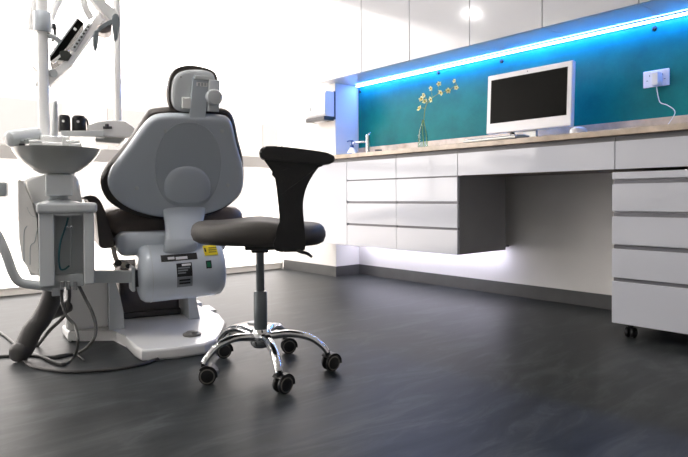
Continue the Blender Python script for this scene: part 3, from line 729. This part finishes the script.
# main body behind, cream side cover at the left
bd = [(23, 180), (30, 175.5), (50, 173), (74, 173), (79, 180), (82, 200), (84, 276), (30, 276), (24, 262)]
B2 = [(p.x, p.z) for p in (up(x, y, .12) for x, y in bd)]
bm = new(); prism(bm, B2, lambda a, b, d: Vector((a, d, b)), .125, .36, .02, 4); obj('rear_body', bm, UNITW, unit)
sc_ = [(17, 181), (19, 179.5), (23, 181), (26, 190), (30, 203), (36, 212), (37, 220), (37, 268), (40, 277), (31, 273), (22, 260), (19, 240)]
S2 = [(p.x, p.z) for p in (up(x, y, .0) for x, y in sc_)]
bm = new(); prism(bm, S2, lambda a, b, d: Vector((a, d, b)), .0, .12, .006, 3); side = obj('side_cover', bm, CREAM, unit)
for seq in ([(27, 226), (24, 233), (24, 262)], [(39, 225), (36.5, 233), (34.5, 242), (31, 245), (30, 251), (30, 265)], [(27, 207), (29, 212), (32.5, 216), (36, 217)]):
    bm = new(); tube(bm, [up(x, y, -.001) for x, y in seq], .0028 if len(seq) != 4 else .0012, 8, flat=.5); obj('hose_slot' if len(seq) != 4 else 'cover_seam', bm, UNITG, side)
# post and bowl
ubox('bowl_post', 45, 174, 73, 196, -.05, .07, UNITP, bev=.008)
c = up(59, 199, .01); bm = new(); lathe(bm, [(.085, -.01), (.07, 0), (.045, .008), (.033, .012), (.031, .03)], (c.x, .01, up(59, 202, .01).z), seg=32); obj('post_collar', bm, UNITG, unit)
rz_, bz_ = up(57, 148.5, -.01).z, up(57, 174, -.01).z; cx = up(57, 150, .01).x; h = rz_ - bz_
bm = new(); lathe(bm, [(0, 0), (.05, 0), (.06, h * .02), (.083, h * .15), (.108, h * .34), (.128, h * .54), (.145, h * .76), (.154, h * .93), (.1575, h), (.151, h), (.140, h * .84), (.11, h * .48), (.07, h * .25), (0, h * .18)], (cx, .01, bz_), seg=56)
bowl = obj('spittoon_bowl', bm, mat('pale grey ceramic', (.40, .41, .39), .25, coat=.5, var=.01), unit)
# white manifold above the bowl: cup filler and rinse spout
def ucyl(name, x0, x1, y, v, r, m, par=None, dx=0):
    A, B = up(x0, y, v), up(x1, y + dx, v); bm = new(); L = (B - A).length
    lathe(bm, [(0, 0), (r * .8, 0), (r, .004), (r, L - .004), (r * .8, L), (0, L)], A, (B - A), 20); return obj(name, bm, m, par or unit)
ubox('filler_block', 40, 134.5, 66, 148.5, .02, .11, UNITW, bev=.01)
ubox('filler_block', 29, 141, 82, 148.5, -.02, .09, UNITW, bev=.008)
ucyl('filler_nozzle', 29, 42, 141.5, -.03, .006, UNITW); ucyl('rinse_nozzle', 66, 80, 141.5, -.03, .006, UNITW)
ubox('filler_block', 62, 136, 70, 146, -.03, .03, UNITW, bev=.006)
tp, bt = up(55, 101, .0), up(54.5, 136, .0)
bm = new(); tube(bm, [bt, (bt + tp) / 2, tp + Vector((0, 0, -.01)), tp + Vector((.0, 0, 0))], [.0145, .0135, .011, .007], 14, flat=.8); obj('cup_filler_spout', bm, UNITP, unit)
# instrument holder capsule at the left
A, B = up(7, 140, -.02), up(39, 134, .06); L = (B - A).length
bm = new(); lathe(bm, [(0, 0), (.018, .0), (.029, .008), (.031, .02), (.029, L * .6), (.025, L - .005), (0, L)], A, (B - A), 28); hold = obj('instrument_holder', bm, UNITP, unit)
for x, y in ((21.5, 141), (25, 140.3), (28.5, 139.6)):
    bm = new(); bmesh.ops.create_icosphere(bm, subdivisions=2, radius=.0045, matrix=Matrix.Translation(up(x, y, -.022))); obj('holder_button', bm, UNITG, hold)
ubox('holder_port', 19, 143.5, 25, 147, -.02, .02, MELA, hold, .002)
# pole
pb_, pt = up(44, 134, .09), up(43.2, 0, .09)
r_ = .0205
bm = new(); tube(bm, [(pb_.x, .11, pb_.z - .10), (pb_.x, .11, 2.25)], r_, 24, smooth=False); pole = obj('pole', bm, UNITW, unit)
zc0, zc1 = up(43, 31, .09).z, up(43, 11, .09).z
bm = new(); lathe(bm, [(.0215, 0), (.031, 0), (.0325, .003), (.0325, zc1 - zc0 - .003), (.031, zc1 - zc0), (.0215, zc1 - zc0)], (pb_.x, .11, zc0), seg=28, loop=True); obj('pole_collar', bm, SHELLP, pole)
bm = new(); lathe(bm, [(0, 2.245), (.026, 2.245), (.026, 2.28), (.015, 2.295), (0, 2.297)], (pb_.x, .11, 0)); obj('pole_cap', bm, UNITP, unit)
# bar to the chair, brackets under the column
bm = new(); fc = CF.flat(131, 276.5, .11, 0); fw_ = CF.M.inverted() @ fc + CF.o; fl_ = UF.M @ (fw_ - UF.o); beam(bm, up(60, 276.5, .0), fl_, .05, .048); obj('connecting_bar', bm, UNITG, unit)
ubox('column_foot', 40.5, 276, 84, 286, -.06, .08, UNITG, bev=.004)
for x in (60, 66, 73):
    ubox('hose_clamp', x, 281, x + 4.5, 290, -.065, -.03, CHROME, None, .003)
ubox('column_foot_cap', 51.5, 283, 60.5, 296, -.04, .02, UNITP, bev=.004)
# assistant's arm
bm = new(); tube(bm, [up(-14, 200, -.05), up(-8, 225, -.05), up(-1, 238, -.05), up(6, 254, -.05), up(13, 273, -.04), up(20, 282, -.03), up(35, 285, -.02), up(57, 288, -.01)], .0165, 16); obj('assistant_arm', bm, UNITP, unit)
ubox('arm_joint', -10, 182, 6.5, 196.5, -.07, .0, UNITG, None, .006)
# corrugated floor hose
def upz(x, y, z):
    p = UF.flat(x, y, z, 2); return p
bm = new(); pth = catmull([up(54, 287, .04), up(50, 302, .04), up(42, 318, .03), up(32, 331, .015), Vector((up(23, 339, .0).x, 0, .045)), Vector((up(14, 343, -.01).x, -.03, .040))], 8); 
tube(bm, pth, [(.0365 if i % 2 else .0375) * (1 if i < len(pth) - 4 else (.96, .86, .65, .3)[i - len(pth) + 4]) for i in range(len(pth))], 18, smooth=False); obj('floor_hose', bm, HOSE, unit)
bm = new(); tube(bm, [up(40, 320, .06), up(50, 314, .12), up(60, 310, .17), up(68, 306, .2)], .026, 14); obj('floor_hose', bm, HOSE, unit)
# loose cables
def fl(x, y): p = UF.flat(x, y, .006, 2); return (p.x, p.y, .006)
def cab(pts, rad, m=CABLE, label=None): 
    bm = new(); tube(bm, pts, rad, 8); return obj('supply_cable', bm, m, unit)
cab([up(62, 284, -.04), up(62, 300, -.05), up(66, 315, -.07), fl(74, 345) if False else up(75, 326, -.1), up(78, 342, -.16), fl(74, 357), fl(62, 364), fl(40, 356), fl(20, 348), fl(8, 338), fl(-6, 328)], .0055)
cab([up(69, 284, -.03), up(69, 300, -.04), up(64, 316, -.04), up(50, 330, -.04), fl(38, 345), fl(26, 356), fl(30, 365), fl(60, 371), fl(90, 371), fl(122, 368), fl(142, 364), fl(158, 359)], .0065, HOSE)
cab([up(78, 284, -.03), up(84, 296, -.04), up(92, 312, -.08), up(96, 328, -.1), up(92, 342, -.12), fl(78, 353), fl(55, 357), fl(25, 355), fl(-10, 357)], .006)
cab([fl(44, 359), fl(60, 355), fl(75, 354), fl(84, 360)], .003)

# ------------------------------------------------------------------ instrument tray hanging on its own pole
T0 = CAM + sight(104, 130) * 2.55; TF = Frame((T0.x, T0.y, 0), facing(100))
def tp_(x, y, v=0): return TF.flat(x, y, v, 1)
tray = thing('instrument_tray', 'white instrument tray table hanging on a pale vertical pole behind the bowl', 'tray table', TF.o, TF.rz)
def tpr(name, pts, v0, v1, m, bev=.006, par=None):
    P = [(p.x, p.z) for p in (tp_(x, y, v0) for x, y in pts)]
    bm = new(); prism(bm, P, lambda a, b, d: Vector((a, d, b)), v0, v1, bev, 3); return obj(name, bm, m, par or tray)
tpr('table_body', [(86.5, 132), (87.5, 125), (98, 121.5), (112, 119.5), (125, 121), (134, 127), (137, 133), (128, 138), (104, 137)], .0, .28, UNITW, .008)
tpr('tray_plate', [(60, 130.5), (104, 130.5), (104, 137), (62, 136.5)], -.06, .18, UNITP, .004)
tpr('tray_underside', [(94, 136), (128, 136), (120, 143.5), (96, 142)], .03, .2, UNITG, .006)
pz = tp_(118, 118, .14); bm = new(); tube(bm, [(pz.x, .14, pz.z - .03), (pz.x, .14, 2.28)], .0165, 20, smooth=False); obj('hanging_pole', bm, UNITW, tray)
bm = new(); 
pu = TF.M @ (UF.M.inverted() @ Vector((pb_.x, .11, 0)) + UF.o - TF.o); e1 = Vector((pz.x, .14, 2.26)); e2 = Vector((pu.x, pu.y, 2.16)); dd = (e1 - e2); dd.z = 0; dd.normalize()
tube(bm, [e1, (e1 + e2) / 2 + Vector((0, 0, .06)), e2 + dd * .026], .018, 14); obj('pole_arm', bm, UNITP, tray)
bm = new(); c = tp_(107, 127, -.002); tube(bm, [tp_(103, 127.5, -.004), tp_(112, 127.5, -.004)], .006, 10); lathe(bm, [(0, 0), (.008, 0), (.008, .012), (0, .014)], tp_(107, 127, -.006) , (0, 0, 1), 14); obj('locking_knob', bm, MELA, tray)
# two black instrument cups standing on the tray plate
for i, (xa, xb, tl) in enumerate(((58.5, 70, 0), (72.5, 85.5, 0))):
    base_z = tp_(64, 130.5, -.05).z + .0008
    c0 = tp_((xa + xb) / 2, 124, .02); w = (tp_(xb, 124, .02).x - tp_(xa, 124, .02).x) / 2
    cwp = TF.M.inverted() @ Vector((c0.x, .02, 0)) + TF.o
    t = thing('instrument_cup', ['black instrument cup on the tray beside the tall spout', 'black instrument cup with a loop handle, right of its twin on the tray'][i], 'cup', (cwp.x, cwp.y, base_z), TF.rz)
    hh = .074; w *= 1.1
    bm = new(); lathe(bm, [(0, 0), (w * .9, 0), (w, .008), (w, hh - .012), (w * .8, hh - .002), (w * .6, hh), (w * .5, hh - .01), (w * .5, .02), (0, .02)], seg=28); obj('cup_body', bm, BLACKP, t)
    bm = new(); lathe(bm, [(0, 0), (.006, 0), (.005, .003), (0, .004)], (-w * .1, -w * .99, hh * .6), (0, -1, 0), 12); obj('indicator', bm, UNITW, t)
    if i: bm = new(); tube(bm, [(w * .7, 0, hh * .9), (w * 1.15, 0, hh * .7), (w * 1.3, 0, .004)], .004, 8); obj('handle', bm, BLACKP, t)

# ------------------------------------------------------------------ control panel arm and lamp
K0 = CAM + sight(72, 45) * 2.35; KF = Frame((K0.x, K0.y, 0), facing(72))
def kp(x, y, v=0): return KF.flat(x, y, v, 1)
pan = thing('control_panel', 'white sloping arm carrying a black display with a row of keys beside the pole', 'control panel', KF.o, KF.rz)
def kpr(name, pts, v0, v1, m, bev=.003, par=None):
    P = [(p.x, p.z) for p in (kp(x, y, v0) for x, y in pts)]
    bm = new(); prism(bm, P, lambda a, b, d: Vector((a, d, b)), v0, v1, bev, 2); return obj(name, bm, m, par or pan)
kpr('panel_arm', [(112, 8), (117, 13), (111, 18), (101, 21), (72, 65), (50, 86), (45.5, 83), (45, 77), (58, 66), (66, 62), (98, 12), (105, 8)], 0, .05, UNITW, .005)
d = kpr('display', [(78, 18), (84, 23), (66, 48), (54, 60), (50, 61), (50, 57)], .0, .20, SCREEN)
kpr('display_edge', [(77, 17.5), (78.3, 18.5), (50.3, 57.5), (49, 55.5)], -.002, .20, UNITP, .001, d)
kpr('display_light', [(74.5, 27), (77, 29), (75.5, 31), (73, 29)], -.003, -.0005, UNITW, .0005, d)
k_ = kpr('keypad', [(88, 22.5), (92, 24.5), (75, 52), (70.5, 49)], -.006, .06, UNITP)
for i in range(7):
    f = (i + .5) / 7; x, y = 89.3 + (73.5 - 89.3) * f, 25 + (48.5 - 25) * f
    kpr('key', [(x - .2, y - 1.2), (x + 1.6, y - .1), (x + .3, y + 1.4), (x - 1.5, y + .3)], -.009, -.0055, DARKSCR, .0005, k_)
kpr('socket_box', [(60, 51), (67, 50), (72, 55), (68, 61), (58, 60)], -.004, .08, DARKSCR)
kpr('cable_guide', [(51, 61), (60, 54), (61, 57), (53, 63)], -.006, .02, UNITW)
bm = new(); tube(bm, [kp(54, 25, .05), kp(55, 36, .05), kp(52, 41, .06)], .006, 8); lathe(bm, [(0, 0), (.010, 0), (.008, .02), (0, .024)], kp(54, 29, .04), (0, 0, 1), 12); obj('arm_hinge', bm, MELA, pan)
bm = new(); tube(bm, [kp(46, 36, .0), kp(51, 36, -.01), kp(58, 40, .0), kp(62, 46, .05)], .011, 12); obj('hinge_link', bm, UNITP, pan)
bm = new(); tube(bm, [kp(55, 27, .04), kp(60, 32, .03), kp(56, 40, .03), kp(54, 52, .02), kp(56, 60, .0)], .0018, 6); obj('panel_cable', bm, CABLE, pan)
bm = new(); lathe(bm, [(0, 0), (.016, 0), (.018, .01), (.016, .024), (0, .024)], kp(53, 73, -.004), (0, 1, 0), 20); obj('pivot_cap', bm, UNITG, pan)
bm = new(); lathe(bm, [(0, 0), (.010, 0), (.010, .02), (0, .02)], kp(38.5, 84.5, .06), (0, 1, 0), 16); tube(bm, [kp(38.5, 84.5, .07), kp(46, 80, .07)], .006, 8); obj('end_knob', bm, UNITG, pan)

L0 = CAM + sight(100, 15) * 2.27; LF = Frame((L0.x, L0.y, 0), facing(104))
def lp(x, y, v=0): return LF.flat(x, y, v, 1)
lamp = thing('operating_lamp', 'white operating lamp with two grey prong handles at the upper left', 'lamp', LF.o, LF.rz)
def lpr(name, pts, v0, v1, m, bev=.004):
    P = [(p.x, p.z) for p in (lp(x, y, v0) for x, y in pts)]
    P = [(p.x, p.y) for p in catmull([(a, b, 0) for a, b in P], 3, True)]
    bm = new(); prism(bm, P, lambda a, b, d: Vector((a, d, b)), v0, v1, bev, 2); return obj(name, bm, m, lamp)
lpr('lamp_head', [(88, -6), (96, -6), (104, 1), (113, 8), (118, 14), (116, 21), (109, 20), (103, 12), (96, 5)], 0, .06, UNITW, .006)
lpr('reflector', [(98, 25), (110, 23), (112, 27), (110, 32), (102, 33), (97.5, 30)], .005, .09, PINKG, .006)
lpr('prong_handle', [(112, 16), (116, 13), (119.5, 17), (119.5, 26), (118, 37), (116, 40), (114, 38), (112.5, 26)], -.02, .012, GREYF, .006)
lpr('prong_handle', [(94, 31), (98, 30.5), (98.5, 38), (97, 47), (95, 50), (93, 46), (92.8, 38)], -.02, .012, GREYF, .006)
lpr('handle_bridge', [(97, 29), (104, 23), (113, 19), (113, 23), (105, 26.5), (98.5, 32)], -.012, .008, GREYF, .003)
bm = new(); tube(bm, [lp(81, -12, .06), lp(83.5, 0, .06), lp(86, 9, .06), lp(91, 18, .06)], .013, 12); tube(bm, [lp(102, -16, .08), lp(100, -4, .08), lp(103, 6, .08)], .016, 12); tube(bm, [lp(81, -12, .06), lp(90, -26, .07), lp(102, -16, .08)], .016, 12)
obj('lamp_yoke', bm, UNITW, lamp)
e0 = lp(90, -26, .07)
mz = 1.95
pw = UF.M.inverted() @ Vector((pb_.x, .11, 0)) + UF.o; pl_ = LF.M @ (pw - LF.o)
bm = new(); tube(bm, [e0, Vector((e0.x - .05, .1, 1.72)), Vector((pl_.x + .12, pl_.y + .01, mz)), Vector((pl_.x + .034, pl_.y, mz))], .017, 12); obj('lamp_arm', bm, UNITP, lamp)
# second jointed arm beside the pole, with its thin cable
Q0 = CAM + sight(32, 15) * 2.5; QF = Frame((Q0.x, Q0.y, 0), facing(32))
def qp(x, y, v=0): return QF.flat(x, y, v, 1)
arm = thing('jointed_arm', 'white jointed support arm hanging just left behind the pole', 'arm', QF.o, QF.rz)
bm = new(); tube(bm, [qp(37, -30), qp(35.5, 0), qp(33, 16), qp(31, 31)], [.02, .02, .022, .019], 16, flat=.8); obj('lower_arm', bm, UNITW, arm)
bm = new(); tube(bm, [qp(37, -30), qp(49, -32), qp(60, -6), qp(55, 8), qp(51, 20)], [.016, .016, .015, .013], 12); obj('upper_arm', bm, UNITW, arm)
bm = new(); tube(bm, [qp(34.5, 33), qp(31, 45), qp(31, 58), qp(34, 68), qp(39, 73)], .0016, 6); obj('arm_cable', bm, CABLE, arm)
pq = QF.M @ (UF.M.inverted() @ Vector((pb_.x, .11, 0)) + UF.o - QF.o); e1 = qp(45, -33); e2 = Vector((pq.x, pq.y, e1.z + .08)); dd = (e1 - e2); dd.z = 0; dd.normalize()
bm = new(); tube(bm, [e1, e2 + dd * .025], .014, 12, smooth=False); obj('arm_link', bm, UNITW, arm)

# foot controls
P = Frame((0, 0, 0), 0).flat(254, 331, .0, 2)
t = thing('foot_control', 'cream round foot pedal on the floor behind the stool', 'foot pedal', P)
bm = new(); lathe(bm, [(0, 0), (.115, 0), (.12, .006), (.112, .02), (.07, .032), (0, .036)], seg=36); obj('pedal_disc', bm, BEIGEP, t)
bm = new(); lathe(bm, [(0, .034), (.03, .034), (.028, .042), (0, .043)], seg=24); obj('pedal_button', bm, UNITG, t)
P = Frame((0, 0, 0), 0).flat(203, 311, .0, 2)
t = thing('foot_switch', 'small flat two-step white foot switch on the floor beyond the chair base', 'foot switch', P, math.radians(-14))
bm = new(); box(bm, -.06, .10, -.07, .05, 0, .02, .006, 3); obj('switch_base', bm, UNITW, t)
bm = new(); box(bm, -.10, -.01, -.06, .0, .02, .045, .006, 3); obj('switch_plate', bm, UNITW, t)

# ------------------------------------------------------------------ stool
SX, SY = -1.742, 1.108
STF = Frame((SX, SY, 0), facing(275))
st = thing('stool', 'wheeled stool with dark vinyl seat, black arm support and chrome five-star base', 'stool', STF.o, STF.rz)
def sp_(x, y, v=0): return STF.flat(x, y, v, 1)
wheels_w = [(-1.74, .885), (-1.492, 1.015), (-1.578, 1.278), (-1.87, 1.30), (-1.98, 1.075)]
cz = 0; hz = .12
ang = []
for wx, wy in wheels_w:
    l = STF.M @ (Vector((wx, wy, 0)) - STF.o); ang.append(l)
bm = new(); lathe(bm, [(0, .084), (.024, .084), (.033, .092), (.036, .10), (.036, .112), (.040, .116), (.040, .136), (.036, .142), (.030, .150), (0, .150)], seg=32); obj('hub', bm, CHROME, st)
for i, l in enumerate(ang):
    d = Vector((l.x, l.y, 0)); R = d.length; d.normalize()
    pts = [d * .024 + Vector((0, 0, .122)), d * R * .45 + Vector((0, 0, .132)), d * R * .75 + Vector((0, 0, .118)), d * R * .93 + Vector((0, 0, .088)), d * R * 1.0 + Vector((0, 0, .066))]
    bm = new(); tube(bm, pts, [.018, .0165, .015, .0135, .0125], 16, flat=.8); lg = obj('leg', bm, CHROME, st)
    if i == 1:
        q = d * R * .42; bm = new(); lathe(bm, [(0, -.004), (.010, -.004), (.010, .006), (0, .007)], q + Vector((d.x * .004, d.y * .004, .1415)), d * .55 + Vector((0, 0, 1)), 16); obj('leg_plug', bm, BLACKP, lg)
    c = d * R
    wa = Vector((math.cos(.35 * i + .2), math.sin(.35 * i + .2), 0)) if False else Vector((.25, -1, 0)).normalized()
    wa = (Matrix.Rotation((-.25, .45, .3, -.1, .1)[i], 3, 'Z') @ wa).normalized(); tr = Vector((-wa.y, wa.x, 0))
    cc = c + tr * (.014 if tr.x > 0 else -.014)
    bm = new(); tube(bm, [c + Vector((0, 0, .055)), c + Vector((0, 0, .075))], .009, 10, smooth=False)
    # hood: half ring over the wheels
    n = 12; rr = .0335; ring = []
    for s_ in (-.021, .021):
        ring.append([bm.verts.new(cc + wa * s_ + Vector((0, 0, .031)) + (tr * math.cos(a_) + Vector((0, 0, 1)) * math.sin(a_)) * rr) for a_ in [math.radians(-10 + 150 * k / n) for k in range(n + 1)]])
        ring.append([bm.verts.new(cc + wa * s_ + Vector((0, 0, .031)) + (tr * math.cos(a_) + Vector((0, 0, 1)) * math.sin(a_)) * (rr - .006)) for a_ in [math.radians(-10 + 150 * k / n) for k in range(n + 1)]])
    a1, a0, b1, b0 = ring
    for k in range(n):
        bm.faces.new((a1[k], a1[k + 1], b1[k + 1], b1[k])); bm.faces.new((a0[k], b0[k], b0[k + 1], a0[k + 1])); bm.faces.new((a1[k], a0[k], a0[k + 1], a1[k + 1])); bm.faces.new((b1[k], b1[k + 1], b0[k + 1], b0[k]))
    for k in (0, n): bm.faces.new((a1[k], b1[k], b0[k], a0[k]))
    cas = obj('caster', bm, BLACKP, st)
    for s_ in (-1, 1):
        bm = new(); lathe(bm, [(0, -.007), (.024, -.007), (.0285, -.004), (.0295, 0), (.0285, .004), (.024, .007), (0, .007)], cc + wa * s_ * .0125 + Vector((0, 0, .0297)), wa, 28); w = obj('wheel', bm, BLACKP, cas)
        bm = new(); lathe(bm, [(.0205, 0), (.0245, 0), (.0238, .0022), (.0210, .0022)], cc + wa * s_ * .0196 + Vector((0, 0, .0297)), wa * s_, 28, True); obj('wheel_rim', bm, RIMG, cas)
z1 = sp_(260, 291, 0).z; z2 = sp_(260, 247, 0).z
bm = new(); lathe(bm, [(0, .14), (.0235, .14), (.0235, z1 - .006), (.021, z1), (0, z1)], seg=28); obj('gas_cylinder', bm, GASM, st)
bm = new(); lathe(bm, [(0, z1 - .01), (.0145, z1 - .01), (.0145, z2 + .02), (0, z2 + .02)], seg=24); obj('piston', bm, GASM, st)
zs_b, zs_t = sp_(258, 242.5, 0).z, sp_(258, 221.5, 0).z
xl, xr = sp_(191.5, 230, 0).x, sp_(325.5, 230, 0).x; xc = (xl + xr) / 2; rw = (xr - xl) / 2
pts = [(xc + rw * math.copysign(abs(math.cos(a)) ** .85, math.cos(a)), .92 * rw * math.copysign(abs(math.sin(a)) ** .85, math.sin(a)) + .01) for a in [2 * PI * k / 48 for k in range(48)]]
hT = zs_t - zs_b
def seatm(a, b, h):
    x = (a - xc) / rw; y = (b - .01) / rw
    zz = zs_b + h
    if h > hT * .3: zz += .007 * math.cos(x * 2 * PI * .8) * max(0, 1 - abs(h - hT) / hT) * 1.0 + .008 * max(0, y)
    zz += -.006 * x
    return Vector((a, b, zz))
bm = new(); pad(bm, pts, seatm, [(.90, 0), (.97, hT * .12), (1.0, hT * .35), (1.0, hT * .55), (.975, hT * .78), (.93, hT * .92), (.86, hT * 1.0), (.7, hT * 1.03), (.5, hT * 1.0), (.25, hT * .96), (.05, hT * .95)], .0)
obj('seat', bm, STOOLL, st)
bm = new(); box(bm, -.05, .10, -.07, .07, zs_b - .022, zs_b + .004, .006); box(bm, -.03, .03, -.03, .03, zs_b - .035, zs_b - .02, .005); obj('seat_mechanism', bm, BLACKP, st)
V0 = -.235
armo = [(275, 178), (278.6, 206.6), (279.5, 228), (274.5, 241), (273.5, 247), (277, 251.5), (290, 252), (302.5, 251), (305.5, 246), (304, 222), (303, 204), (306, 189), (313, 175), (322, 164), (332, 158), (300, 151), (268, 149), (261.5, 153), (264, 159.5), (270.5, 169)]
AO = [(p.x, p.z) for p in (sp_(x, y, V0) for x, y in armo)]
AO = [(p.x, p.y) for p in catmull([(a, b, 0) for a, b in AO], 3, True)]
bm = new(); prism(bm, AO, lambda a, b, d: Vector((a, d, b)), V0, V0 + .042, .006, 3); obj('arm_bracket', bm, ARMBL, st)
pad_px = [(259, 153), (260.5, 148.5), (266, 146.2), (280, 146.4), (300, 148.6), (320, 151.3), (331, 153.8), (335, 157.5), (333.5, 162), (326, 164.2), (308, 163), (285, 161), (266, 159.5), (260.5, 157.5)]
AP = [(p.x, p.z) for p in (sp_(x, y, V0 - .012) for x, y in pad_px)]
AP = [(p.x, p.y) for p in catmull([(a, b, 0) for a, b in AP], 3, True)]
bm = new(); prism(bm, AP, lambda a, b, d: Vector((a, d, b)), V0 - .012, V0 + .055, .009, 3); obj('arm_pad', bm, ARMBL, st)
za = sp_(285, 246, V0).z
bm = new(); box(bm, sp_(280, 246, V0).x, sp_(299, 246, V0).x, V0 + .02, -.05, za - .012, za + .004, .004); box(bm, sp_(280, 246, V0).x, sp_(299, 246, V0).x, -.10, -.02, za, zs_b - .004, .003); obj('arm_mount', bm, BLACKP, st)
bm = new(); tube(bm, [sp_(292, 247, V0 + .02), sp_(300, 251.5, V0), sp_(307, 253.5, V0 - .005), sp_(312, 257, V0 - .005)], [.007, .006, .0055, .004], 10); obj('height_lever', bm, BLACKP, st)

# ------------------------------------------------------------------ light
w = bpy.data.worlds.new('sky'); S.world = w; w.use_nodes = True
bgn = w.node_tree.nodes['Background']; bgn.inputs[0].default_value = (1, .935, .895, 1); bgn.inputs[1].default_value = 6.6
# portal so that daylight enters cleanly through the glazing
ld = bpy.data.lights.new('window portal', 'AREA'); ld.shape = 'RECTANGLE'; ld.size = 4.85; ld.size_y = 2.4; ld.cycles.is_portal = True
lo = bpy.data.objects.new('window_portal', ld); COL.objects.link(lo); lo.location = (EX - .12, .38, 1.25); lo.rotation_euler = (0, math.radians(-90), 0)
lo.rotation_euler = Vector((1, 0, 0)).to_track_quat('-Z', 'Y').to_euler()

# ------------------------------------------------------------------ camera
cd = bpy.data.cameras.new('camera'); cam = bpy.data.objects.new('camera', cd); COL.objects.link(cam)
cd.sensor_fit = 'HORIZONTAL'; cd.sensor_width = 36; cd.lens = FPX * 36 / 688; cd.shift_y = -(228.5 - PPY) / 688; cd.clip_start = .02
M3 = Matrix((_r, _u, -_fw)).transposed(); cam.matrix_world = Matrix.Translation(CAM) @ M3.to_4x4()
S.camera = cam
S.view_settings.view_transform = 'Standard'; S.view_settings.look = 'None'; S.view_settings.gamma = 1; S.view_settings.use_curve_mapping = False
S.view_settings.exposure = 0.08
